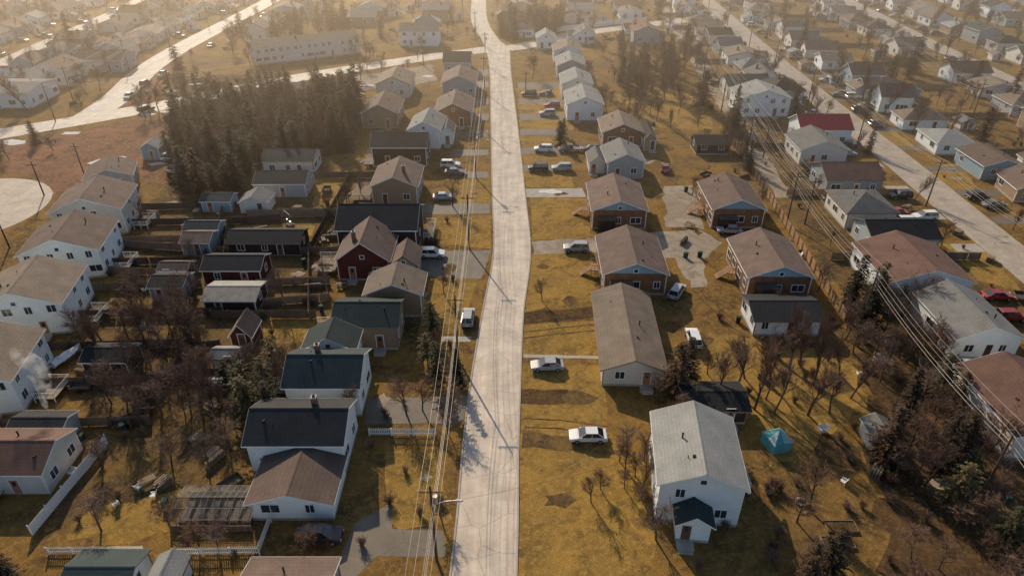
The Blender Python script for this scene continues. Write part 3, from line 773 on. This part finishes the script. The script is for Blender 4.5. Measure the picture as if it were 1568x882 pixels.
while cnt<1100:
    y=R.uniform(150,400); half=(y*.78+35); x=R.uniform(-half,half)
    cnt+=1
    if -32<x<12 and y<270: continue
    if 12<x<50 and y<200: continue
    if -105<x<-70 and y<175: continue
    if free(x,y,.2): tree(R.choice('bbbbbbnnsc'),x,y,R.uniform(.5,1.0))
for i in range(420):
    x=R.uniform(-420,420); y=R.uniform(396,500)
    if free(x,y,.5): tree(R.choice('bbbbcn'),x,y,1.0)
for i in range(140):
    x=R.uniform(46,130); y=R.uniform(60,170)
    if free(x,y,.7): tree(R.choice('bbsns'),x,y,R.uniform(.4,.8))

# ---------------------------------------------------------------- fences
def fence(name,pts,h,mat,style='board'):
    m=MB()
    for (a,b) in zip(pts[:-1],pts[1:]):
        a=Vector(a);b=Vector(b);L=(b-a).length
        if L<.1: continue
        t=(b-a)/L; n=Vector((-t.y,t.x)); k=max(1,int(L/2.4))
        for i in range(k+1):
            p=a+t*(L*i/k); m.obox(p,t,n,.11,-.055,.055,0,h+.08)
        for z in (.3,h-.3):
            m.obox((a+b)/2,t,n,L,.06,.1,z,z+.09)
        st=.165 if style=='board' else .22; wd=.155 if style=='board' else .11
        q=int(L/st)
        for i in range(q):
            if R.random()<.012: continue
            p=a+t*((i+.5)*L/q); hh=h*R.uniform(.955,1.0)
            m.obox(p,t,n,wd,.101,.125,.06,hh)
    m.obj(name,mat)
def fpx(name,px,h,mat,style='board'): fence(name,[G(*p) for p in px],h,mat,style)
fpx('white_board_fence',[(165,680),(50,820)],1.5,TRIM)
fpx('white_picket_fence',[(75,850),(222,848)],1.1,TRIM,'p')
fpx('white_picket_fence',[(268,852),(398,850),(416,800)],1.2,TRIM,'p')
fpx('white_picket_fence',[(566,668),(667,668)],1.2,TRIM,'p')
fpx('wooden_fence',[(1172,300),(1292,492)],1.8,FENCEL)
fpx('wooden_fence',[(1110,205),(1172,300)],1.8,DWOOD)
fpx('wooden_fence',[(430,333),(522,333)],1.8,WOOD)
fpx('wooden_fence',[(395,440),(505,436)],1.5,WOOD)
fpx('wooden_fence',[(345,415),(350,345),(430,340)],1.6,DWOOD)
fpx('wooden_fence',[(405,470),(505,462),(500,440)],1.5,WOOD)
fpx('wooden_fence',[(190,380),(285,386)],1.5,WOOD)
fpx('wooden_fence',[(165,420),(245,424)],1.5,WOOD)
fpx('white_board_fence',[(842,52),(900,44),(990,34)],1.9,TRIM)
XL=lambda Y:-61.5-(Y-60)*.2
for Y in (62,70,78,86,94,102,110,117,124):
    fence('wooden_fence',[(XL(Y)-1,Y),(-51 if Y>90 else -45,Y+1)],1.5,R.choice((DWOOD,DWOOD,WOOD)))
fence('wooden_fence',[(-47,62),(-46,78),(-52.5,94),(-54.5,110),(-60,135)],1.6,DWOOD)
for Y in (72,86,106,121,140): fence('wooden_fence',[(-46 if Y<90 else -52,Y),(-30,Y)],1.6,WOOD if Y%4 else DWOOD)
fence('wooden_fence',[(-36,106),(-35.5,140)],1.7,DWOOD)
fence('wooden_fence',[(-31,86),(-36,106)],1.5,WOOD)
for Y in range(100,350,27):
    fence('wooden_fence',[(56+(Y-100)*.05,Y+4),(82,Y+4)],1.5,R.choice((DWOOD,WOOD,FENCEL)))
    fence('wooden_fence',[(112,Y),(134,Y)],1.5,R.choice((DWOOD,WOOD,FENCEL)))
fence('wooden_fence',[(56,60),(57,76)],1.6,DWOOD)
for Y in (215,245,275,305): fence('wooden_fence',[(-155,Y),(-143,Y)],1.5,WOOD)

# ---------------------------------------------------------------- utility poles and wires
def pole(x,y,h=10.5,lamp=0,transf=False):
    E=empty('utility_pole',(x,y,0)); m=MB(); m.tube((0,0,-.2),(0,0,h),.16,.10,10,0,True)
    m.box(-1.15,-.20,h-.75,1.15,-.08,h-.62)
    m.obj('pole_and_crossarm',POLEM,E)
    m=MB()
    for k in (-1,-.35,.35,1):
        m.tube((k*1.09,-.14,h-.62),(k*1.09,-.14,h-.42),.05,.03,6,0,True)
    if transf: m.tube((.38,.1,h-2.4),(.38,.1,h-1.5),.22,.22,12,0,True)
    m.obj('insulators',METAL,E)
    if lamp:
        m=MB(); m.tube((0,0,h-2.8),(lamp*1.2,0,h-2.1),.035,.035,6); m.tube((lamp*1.2,0,h-2.1),(lamp*2.4,0,h-1.95),.035,.035,6)
        m.hexa([(lamp*2.3,-.13,h-2.06),(lamp*3.0,-.11,h-2.04),(lamp*3.0,.11,h-2.04),(lamp*2.3,.13,h-2.06),
                (lamp*2.35,-.08,h-1.88),(lamp*2.95,-.06,h-1.9),(lamp*2.95,.06,h-1.9),(lamp*2.35,.08,h-1.88)])
        m.obj('street_lamp_arm',METAL,E)
def wires(P,h=10.,offs=(-1.05,-.35,1.05),low=True,r=.014,sag=.9):
    m=MB()
    runs=[(o,h-.4) for o in offs]+([(.2,h-2.6),(.25,h-3.2)] if low else [])
    for o,z in runs:
        for a,b in zip(P[:-1],P[1:]):
            d=Vector((b[0]-a[0],b[1]-a[1])).normalized(); n=Vector((d.y,-d.x)); pr=None
            rr=r*(1 if z>h-1 else 1.5)
            for i in range(9):
                t=i/8; q=(a[0]+(b[0]-a[0])*t+n.x*o,a[1]+(b[1]-a[1])*t+n.y*o,z-sag*4*t*(1-t))
                if pr: m.tube(pr,q,rr,rr,4)
                pr=q
    m.obj('overhead_power_lines',WIREM)
mp_=[(-8.4,10),(-7.6,43.6),(-7.6,76),(-7.7,108),(-7.9,140),(-8,172),(-8.2,204),(-9,236),(-14,272),(-21,310),(-24,350)]
for i,(x,y) in enumerate(mp_): pole(x,y,10.8,lamp=1 if i in (1,4,7,9) else 0,transf=i%3==1)
wires(mp_,10.8,(-1.05,-.35,.4,1.05),True,.018)
m=MB()
for (x,y),(hx,hy,hz) in [((-7.6,76),(15,88,4)),((-7.6,76),(-16.5,80,4)),((-7.7,108),(-17,112,5)),((-7.7,108),(15,118,4)),((-7.6,43.6),(-18,57,4.5)),((-7.9,140),(20,142,4)),((-7.6,76),(-19,66,5)),((-7.6,43.6),(16,53,5.5))]:
    pr=None
    for i in range(9):
        t=i/8; q=(x+(hx-x)*t,y+(hy-y)*t,8.2+(hz-8.2)*t-2*t*(1-t))
        if pr: m.tube(pr,q,.01,.01,4)
        pr=q
m.obj('house_service_wires',BLACKM)
ep=[(52,20),(52.3,52),(52.5,84),(53,118),(55,152),(58,186),(61,220),(64.5,254),(68,288),(71,325),(75,370)]
for i,(x,y) in enumerate(ep): pole(x,y,10.5,transf=i%2==0)
wires(ep,10.5,r=.017)
e2=[(56.5,118),(59,152),(62,186),(65,220),(68.5,254),(72,288),(75,325)]
for x,y in e2: pole(x,y,9.5)
wires(e2,9.5,r=.02)
e3=[(84,60),(84,93),(84,126),(84.5,160),(85,194),(86,228),(88,262),(90,300),(92,340)]
for i,(x,y) in enumerate(e3): pole(x,y,10,lamp=1 if i%2==0 else 0)
wires(e3,10,low=False,r=.02)
e4=[(122,60),(122,100),(123,140),(124,180),(126,220),(128,260),(131,300),(134,345)]
for x,y in e4: pole(x,y,10)
wires(e4,10,r=.02)
w1=[(-150,172),(-122,178),(-95,190),(-60,214),(-30,236),(-9,236)]
for x,y in w1[:-1]: pole(x,y,10)
wires(w1,10,low=False,r=.02)
w2=[(-127,196),(-127,230),(-128,264),(-127,300),(-125,340)]
for x,y in w2: pole(x,y,10)
wires(w2,10,r=.02)
for u,v in ((1128,152),(15,380),(68,300),(130,270),(805,150)): pole(*G(u,v),7.5)

# ---------------------------------------------------------------- vehicles
TYRE=M('tyre_rubber',(.015,.015,.015)); LAMPR=M('tail_light',(.35,.01,.01),rough=.2); LAMPW=M('headlight',(.7,.7,.68),rough=.15)
CGLASS=M('car_glass',(.015,.02,.025),rough=.05,spec=.9)
PAINT={'white':(.72,.73,.72),'silver':(.36,.38,.39),'black':(.015,.016,.02),'grey':(.12,.13,.14),'blue':(.06,.12,.2),'red':(.3,.03,.03),'dark':(.05,.04,.04)}
CM={}
def car_meshes(kind,color):
    if (kind,color) in CM: return CM[(kind,color)]
    paint=M('car_paint_'+color,PAINT[color],rough=.25,var=.04,spec=.6)
    if kind=='sedan':
        prof=[(-2.3,.38),(2.25,.38),(2.33,.58),(2.27,.74),(1.35,.93),(.95,.96),(-1.55,.98),(-2.2,.92),(-2.34,.7)]; cab=((-1.85,1.15),(-1.15,.35),.95,1.43)
    elif kind=='suv':
        prof=[(-2.25,.42),(2.2,.42),(2.3,.65),(2.25,.88),(1.45,1.05),(.95,1.08),(-2.1,1.1),(-2.28,.95),(-2.3,.6)]; cab=((-2.2,1.15),(-1.95,.45),1.06,1.72)
    else:
        prof=[(-2.75,.5),(2.7,.5),(2.78,.75),(2.72,.98),(1.75,1.12),(1.25,1.14),(-.75,1.14),(-.78,.8),(-2.6,.8),(-2.6,1.14),(-2.78,1.12)]; cab=((-.75,1.35),(-.6,.7),1.12,1.8)
    out=[]
    bm=bmesh.new(); hw=.9
    L=[bm.verts.new((x,-hw,z)) for x,z in prof]; Rt=[bm.verts.new((x,hw,z)) for x,z in prof]
    bm.faces.new(L); bm.faces.new(Rt[::-1]); n=len(prof)
    for i in range(n): bm.faces.new((L[i],Rt[i],Rt[(i+1)%n],L[(i+1)%n]))
    bmesh.ops.recalc_face_normals(bm,faces=bm.faces)
    bmesh.ops.bevel(bm,geom=[e for e in bm.edges],offset=.07,segments=2,affect='EDGES',profile=.6)
    me=bpy.data.meshes.new('car_body'); bm.to_mesh(me); bm.free(); me.materials.append(paint); out.append(('body',me))
    (b0,b1),(t0,t1),zb,zt=cab; wb,wt=.82,.66
    B=[(b0,-wb,zb),(b1,-wb,zb),(b1,wb,zb),(b0,wb,zb)]; T=[(t0,-wt,zt),(t1,-wt,zt),(t1,wt,zt),(t0,wt,zt)]
    m=MB()
    for i in range(4): m.poly([B[i],B[(i+1)%4],T[(i+1)%4],T[i]])
    out.append(('windows',m.mesh('car_windows',[CGLASS])))
    m=MB(); m.hexa([(p[0],p[1],p[2]-.02) for p in T]+[(p[0]*.97,p[1]*.93,p[2]+.05) for p in T])
    for i in range(4): m.tube(B[i],T[i],.05,.045,5)
    for s in (-1,1):
        xm=(b0+b1)/2; tm=(t0+t1)/2; m.tube((xm,s*wb,zb),(tm,s*wt,zt),.045,.04,5)
        m.box(b1-.35,s*.9-.07,zb,b1-.15,s*.9+.07,zb+.14)
    out.append(('roof_and_pillars',m.mesh('car_roof',[paint])))
    m=MB(); wx=1.4 if kind!='pickup' else 1.75; wr=.33 if kind=='sedan' else .38
    for x in (-wx,wx):
        for s in (-1,1):
            m.tube((x,s*.70,wr),(x,s*.935,wr),wr,wr,16,0,True); m.tube((x,s*.93,wr),(x,s*.95,wr),wr*.6,wr*.55,10,1,True)
    out.append(('wheels',m.mesh('car_wheels',[TYRE,METAL])))
    m=MB(); xe=prof[2][0]; xb=min(p[0] for p in prof)
    for s in (-1,1):
        m.box(xe-.12,s*.66-.17,.62,xe+.005,s*.66+.17,.76,0); m.box(xb-.005,s*.68-.15,.7,xb+.12,s*.68+.15,.86,1)
    m.box(xe-.1,-.4,.45,xe+.01,.4,.58,2); m.box(xb-.01,-.26,.55,xb+.1,.26,.66,0)
    out.append(('lights_and_grille',m.mesh('car_lights',[LAMPW,LAMPR,TYRE])))
    CM[(kind,color)]=out; return out
def car(x,y,ang,kind='sedan',color='white'):
    E=empty({'sedan':'parked_car','suv':'parked_suv','pickup':'pickup_truck'}[kind],(x,y,.025),rad(ang))
    for n,me in car_meshes(kind,color): place(me,n,parent=E)
    FOOT.append((x,y,2.3))
for u,v,a,k,c in [(900,673,180,'sedan','white'),(838,565,182,'sedan','silver'),(882,385,178,'suv','silver'),(1061,524,88,'suv','white'),(717,492,88,'suv','silver'),
 (1116,357,175,'sedan','silver'),(1036,452,60,'suv','silver'),(662,394,0,'suv','white'),(680,306,5,'sedan','silver'),(690,257,0,'suv','white'),(697,268,0,'sedan','grey'),
 (832,233,178,'suv','white'),(860,262,180,'suv','silver'),(824,262,180,'suv','black'),(872,233,185,'pickup','grey'),(905,233,180,'suv','black'),
 (810,148,180,'suv','black'),(836,147,180,'sedan','grey'),(838,178,180,'suv','silver'),(845,166,180,'suv','red'),(492,826,0,'suv','dark'),
 (1390,345,0,'suv','white'),(1372,332,10,'suv','red'),(1495,306,5,'suv','black'),(1520,318,5,'sedan','grey'),(1545,490,0,'suv','red'),(1525,458,0,'sedan','red'),
 (1200,137,0,'suv','grey'),(1215,165,0,'suv','blue'),(1305,152,5,'suv','white'),(1326,166,5,'sedan','silver'),(1295,240,0,'suv','silver'),(1475,570,0,'pickup','white'),
 (1018,262,80,'sedan','red'),(268,262,90,'sedan','silver'),(264,246,10,'suv','white'),(225,172,60,'suv','black')]:
    x,y=G(u,v); car(x,y,a,k,c)
cl=['white','silver','black','grey','blue','red','grey','silver']
for (sx,ya,yb,side) in ((97.5,140,350,0),(82.5,120,350,0),(-113,190,350,90),(-133,215,350,0),(151,130,350,0),(165,160,350,0),(-168,215,350,0),(-185,220,350,0),(216,200,350,0)):
    y=ya
    while y<yb:
        if R.random()<.6: car(sx+(y-200)*.03+R.uniform(-1,1),y,side+R.uniform(-8,8)+R.choice((0,180)),R.choice(('sedan','suv','suv','pickup')),R.choice(cl))
        y+=R.uniform(9,17)
for i in range(26):
    x=-150-R.uniform(0,50); y=R.uniform(270,380)
    if free(x,y,1): car(x,y,R.choice((0,90)),'sedan',R.choice(cl+['red','white']))

# ---------------------------------------------------------------- yard objects
gx,gy=G(325,815); E=empty('greenhouse',(gx,gy+2.4,0)); m=MB()
w,d,h,rz=4.2,2.3,1.8,2.6
for i in range(13):
    x=-w+i*2*w/12
    for s in (-1,1):
        m.tube((x,s*d,0),(x,s*d,h),.03,.03,4); m.tube((x,s*d,h),(x,0,rz),.03,.03,4)
for s in (-1,1):
    for z in (.05,.9,h): m.tube((-w,s*d,z),(w,s*d,z),.03,.03,4)
    m.tube((-w,s*d*.5,(h+rz)/2),(w,s*d*.5,(h+rz)/2),.03,.03,4)
    m.tube((s*w,-d,.05),(s*w,d,.05),.03,.03,4); m.tube((s*w,-d,h),(s*w,d,h),.03,.03,4); m.tube((s*w,0,0),(s*w,0,rz),.03,.03,4)
m.tube((-w,0,rz),(w,0,rz),.04,.04,4); m.obj('frame',WOOD,E)
gl=M('greenhouse_film',(.25,.28,.28),rough=.3); gl.node_tree.nodes['Principled BSDF'].inputs['Alpha'].default_value=.16
m=MB()
for s in (-1,1):
    m.poly([(-w,s*d,.9),(w,s*d,.9),(w,s*d,h),(-w,s*d,h)]); m.poly([(-w,s*d,h),(w,s*d,h),(w,0,rz),(-w,0,rz)])
m.obj('panes',gl,E)
m=MB(); m.box(-w,-d-.01,0,w,-d+.03,.8); m.box(-w,d-.03,0,w,d+.01,.8)
for k in range(6): m.box(-w+.4+k*1.35,-1.6,0,-w+1.3+k*1.35,1.2,.6)
m.obj('planting_benches',DWOOD,E)
tx,ty=G(1187,683); E=empty('teal_play_tent',(tx,ty,0),.3); m=MB()
tl=M('teal_canvas',(.10,.34,.36),var=.35); tl2=M('pale_canvas',(.35,.45,.45),var=.35)
a=1.25
for i in range(4):
    c1=[(-a,-a),(a,-a),(a,a),(-a,a)][i]; c2=[(-a,-a),(a,-a),(a,a),(-a,a)][(i+1)%4]
    m.poly([(*c1,0),(*c2,0),(c2[0]*.95,c2[1]*.95,1.5),(c1[0]*.95,c1[1]*.95,1.5)],0)
    mid=((c1[0]+c2[0])/2,(c1[1]+c2[1])/2)
    m.poly([(c1[0]*1.08,c1[1]*1.08,1.42),(mid[0]*1.0,mid[1]*1.0,1.5),(0,0,2.8)],0)
    m.poly([(mid[0]*1.0,mid[1]*1.0,1.5),(c2[0]*1.08,c2[1]*1.08,1.42),(0,0,2.8)],1)
m.obj('canvas',[tl,tl2],E)
m=MB(); m.tube((0,0,0),(0,0,3.0),.03,.03,6); m.obj('centre_pole',METAL,E)
for u,v in ((1282,832),(1287,808)):
    x,y=G(u,v); E=empty('raised_garden_bed',(x,y,0)); m=MB()
    w,d=1.6,.7
    m.box(-w,-d,0,w,-d+.06,.3); m.box(-w,d-.06,0,w,d,.3); m.box(-w,-d+.06,0,-w+.06,d-.06,.3); m.box(w-.06,-d+.06,0,w,d-.06,.3); m.obj('timber_frame',WOOD,E)
    m=MB(); m.box(-w+.06,-d+.06,0,w-.06,d-.06,.22); m.obj('soil',SOIL,E)
m=MB()
m.hexa([(-.28,-.25,.36),(.28,-.25,.36),(.28,.28,.32),(-.28,.28,.32),(-.28,-.25,.4),(.28,-.25,.4),(.28,.28,.36),(-.28,.28,.36)])
m.hexa([(-.28,.26,.34),(.28,.26,.34),(.28,.3,.34),(-.28,.3,.34),(-.26,.45,.95),(.26,.45,.95),(.26,.49,.95),(-.26,.49,.95)])
for a_ in (-.28,.25):
    for b_ in (-.25,.25): m.box(a_,b_,0,a_+.04,b_+.04,.36)
    m.box(a_-.03,-.27,.56,a_+.07,.35,.6); m.box(a_,-.25,.36,a_+.04,-.21,.56)
CHAIR=m.mesh('lawn_chair',[TRIM])
m=MB()
for k in range(5): m.box(-.9,-.37+k*.15,.72,.9,-.37+k*.15+.13,.76)
for s in (-1,1):
    m.box(-.9,s*.72-.14,.42,.9,s*.72+.14,.46)
    for x in (-.65,.65):
        m.hexa([(x-.04,s*.72-.05,0),(x+.04,s*.72-.05,0),(x+.04,s*.72+.05,0),(x-.04,s*.72+.05,0),(x-.04,s*.25-.05,.72),(x+.04,s*.25-.05,.72),(x+.04,s*.25+.05,.72),(x-.04,s*.25+.05,.72)])
for x in (-.65,.65): m.box(x-.045,-.8,.36,x+.045,.8,.415)
TABLE=m.mesh('picnic_table',[WOOD])
m=MB()
for s in (-1,1):
    for t in (-1,1): m.tube((s*1.6,t*.9,0),(s*1.4,0,2.2),.04,.04,6)
m.tube((-1.4,0,2.2),(1.4,0,2.2),.04,.04,6)
for x in (-.7,.7):
    for e in (-.22,.22): m.tube((x+e,0,2.2),(x+e,.1,.55),.012,.012,4)
    m.box(x-.25,0,.5,x+.25,.22,.54)
SWING=m.mesh('swing_set',[METAL])
m=MB()
m.hexa([(-.25,-.28,.06),(.25,-.28,.06),(.25,.28,.06),(-.25,.28,.06),(-.3,-.33,1.0),(.3,-.33,1.0),(.3,.36,1.0),(-.3,.36,1.0)])
m.hexa([(-.32,-.36,1.0),(.32,-.36,1.0),(.32,.4,1.0),(-.32,.4,1.0),(-.3,-.3,1.1),(.3,-.3,1.1),(.3,.36,1.06),(-.3,.36,1.06)])
for s in (-1,1): m.tube((s*.3,.3,.1),(s*.24,.3,.1),.1,.1,10,0,True)
BIN=m.mesh('wheelie_bin',[M('bin_plastic',(.03,.06,.05),rand=.4)])
m=MB()
for j in range(7):
    for k in range(4): m.box(-.6+R.uniform(-.1,.1),-.6+k*.3,j*.14,.7+R.uniform(-.2,.5),-.6+k*.3+.2,j*.14+.1)
LUMBER=m.mesh('lumber_pile',[WOOD])
m=MB()
for k in range(13):
    for j in range(5): m.tube((k*.2-1.2,-.25+R.uniform(-.05,.05),.1+j*.18),(k*.2-1.2,.25+R.uniform(-.05,.05),.1+j*.18),.09,.085,6,0,True)
LOGS=m.mesh('firewood_stack',[WOOD])
m=MB(); m.box(-1.3,-.75,.45,1.3,.75,.5)
for s in (-1,1):
    m.box(-1.3,s*.75-.02,.5,1.3,s*.75+.02,.9); m.tube((0,s*.8,.3),(0,s*.95,.3),.3,.3,14,1,True); m.box(s*1.3-.02,-.73,.5,s*1.3+.02,.73,.9)
m.tube((1.3,0,.45),(2.4,0,.4),.04,.04,6,1)
TRAIL=m.mesh('utility_trailer',[DWOOD,TYRE])
ITEMS=[(CHAIR,'lawn_chair',4),(TABLE,'picnic_table',3),(SWING,'swing_set',1),(BIN,'wheelie_bin',4),(LUMBER,'lumber_pile',5),(LOGS,'firewood_stack',4),(TRAIL,'utility_trailer',2)]
BAG=[(a,b) for a,b,c in ITEMS for _ in range(c)]
for i in range(220):
    z=R.random()
    if z<.5: x,y=R.uniform(-66,-28),R.uniform(50,145)
    elif z<.75: x,y=R.uniform(30,84),R.uniform(50,180)
    else: x,y=R.uniform(-180,180),R.uniform(180,300)
    if free(x,y,.6): a,b=R.choice(BAG); place(a,b,(x,y,.02),R.uniform(0,6.28))
for u,v in ((1257,662),(1290,740),(1255,596),(1212,530),(390,620),(236,762),(490,440),(560,455),(1062,600),(1262,662)): place(CHAIR,'lawn_chair',(*G(u,v),.02),R.uniform(0,6))
for u,v in ((480,442),(500,412),(235,330),(130,575),(1050,570),(560,318),(420,470),(205,600)): place(LOGS,'firewood_stack',(*G(u,v),.02),R.uniform(-.3,.3))
x,y=G(1226,770); m=MB()
for i in range(10):
    a=i*.628; m.box(x+.5*math.cos(a)-.12,y+.5*math.sin(a)-.12,0,x+.5*math.cos(a)+.12,y+.5*math.sin(a)+.12,.22)
m.obj('fire_pit_ring',CONC)
def boat(x,y,rot):
    E=empty('covered_boat',(x,y,0),rot); m=MB(); S=[(-2.2,.85,.8),(-1,.95,.8),(.6,.85,.85),(1.8,.45,.95),(2.5,.03,1.05)]
    for (x0,w0,z0),(x1,w1,z1) in zip(S[:-1],S[1:]):
        for s in (-1,1):
            m.poly([(x0,s*w0,z0),(x1,s*w1,z1),(x1,s*w1*.3,.3),(x0,s*w0*.5,.25)]); m.poly([(x0,s*w0,z0),(x1,s*w1,z1),(x1,0,z1+.25),(x0,0,z0+.35)])
        m.poly([(x0,-w0*.5,.25),(x0,w0*.5,.25),(x1,w1*.3,.3),(x1,-w1*.3,.3)])
    m.poly([(-2.2,-.85,.8),(-2.2,.85,.8),(-2.2,.42,.25),(-2.2,-.42,.25)]); m.obj('hull_and_cover',TRIM,E)
boat(*G(103,552),1.2); boat(*G(346,590),.1); boat(*G(1480,574),.2)

# ---------------------------------------------------------------- chimney smoke and haze
def vol(name,dens,col,aniso,noise=None):
    hm=bpy.data.materials.new(name); hm.use_nodes=True; nt=hm.node_tree; nt.nodes.clear()
    o=nt.nodes.new('ShaderNodeOutputMaterial'); vs=nt.nodes.new('ShaderNodeVolumeScatter')
    vs.inputs['Color'].default_value=(*col,1); vs.inputs['Density'].default_value=dens; vs.inputs['Anisotropy'].default_value=aniso
    if noise:
        tc=nt.nodes.new('ShaderNodeTexCoord'); n=nt.nodes.new('ShaderNodeTexNoise'); n.inputs['Scale'].default_value=noise; n.inputs['Detail'].default_value=4
        r=nt.nodes.new('ShaderNodeMapRange'); r.inputs['From Min'].default_value=.42; r.inputs['From Max'].default_value=.75; r.inputs['To Max'].default_value=dens
        nt.links.new(tc.outputs['Object'],n.inputs['Vector']); nt.links.new(n.outputs['Fac'],r.inputs['Value']); nt.links.new(r.outputs['Result'],vs.inputs['Density'])
    nt.links.new(vs.outputs[0],o.inputs['Volume']); return hm
x,y=G(88,660); m=MB(); S=[(0,0,3.5,.15),(-.1,.2,4.6,.45),(.3,.6,6,.8),(.1,1.2,7.6,1.1),(-.8,1.8,9,1.3),(-2.0,2.2,10,1.1),(-3.0,2.6,10.6,.4)]
n=12
for (cx,cy,cz,rr) in S:
    for k in range(n): a=k*2*math.pi/n; m.v.append((cx+rr*math.cos(a),cy+rr*math.sin(a),cz))
for i in range(len(S)-1):
    for k in range(n): m.f.append((i*n+k,i*n+(k+1)%n,(i+1)*n+(k+1)%n,(i+1)*n+k)); m.m.append(0)
m.f.append(tuple(range(n))[::-1]); m.m.append(0); m.f.append(tuple((len(S)-1)*n+k for k in range(n))); m.m.append(0)
m.obj('chimney_smoke',vol('smoke',1.3,(.95,.95,.95),.3,.9),None,(x,y,0))
m=MB(); m.box(-700,110,-2,700,900,44); m.obj('ground_haze',vol('haze',.0017,(1,.80,.58),.55))

# ---------------------------------------------------------------- light
EL=rad(29); AZ=rad(-23)
sd=Vector((math.sin(AZ)*math.cos(EL),math.cos(AZ)*math.cos(EL),math.sin(EL)))
L=bpy.data.lights.new('sun','SUN'); L.energy=5.0; L.angle=rad(.6); L.color=(1,.81,.58)
lo=bpy.data.objects.new('sun',L); COL.objects.link(lo); lo.rotation_euler=(-sd).to_track_quat('-Z','Y').to_euler(); lo.location=(0,0,200)
W=bpy.data.worlds.new('World'); scene.world=W; W.use_nodes=True
nt=W.node_tree; sk=nt.nodes.new('ShaderNodeTexSky'); sk.sky_type='NISHITA'; sk.sun_disc=False
sk.sun_elevation=EL; sk.sun_rotation=AZ%(2*math.pi)
bg=nt.nodes['Background']; bg.inputs['Strength'].default_value=.115; nt.links.new(sk.outputs[0],bg.inputs['Color'])

cam=bpy.data.cameras.new('camera'); co=bpy.data.objects.new('camera',cam); COL.objects.link(co)
cam.lens=24; cam.sensor_width=36; cam.clip_end=4000; co.location=(0,0,60); co.rotation_euler=(rad(90-32.3),0,0)
scene.camera=co
scene.view_settings.view_transform='Standard'; scene.view_settings.look='None'; scene.view_settings.exposure=0
print('objects',len(bpy.data.objects))
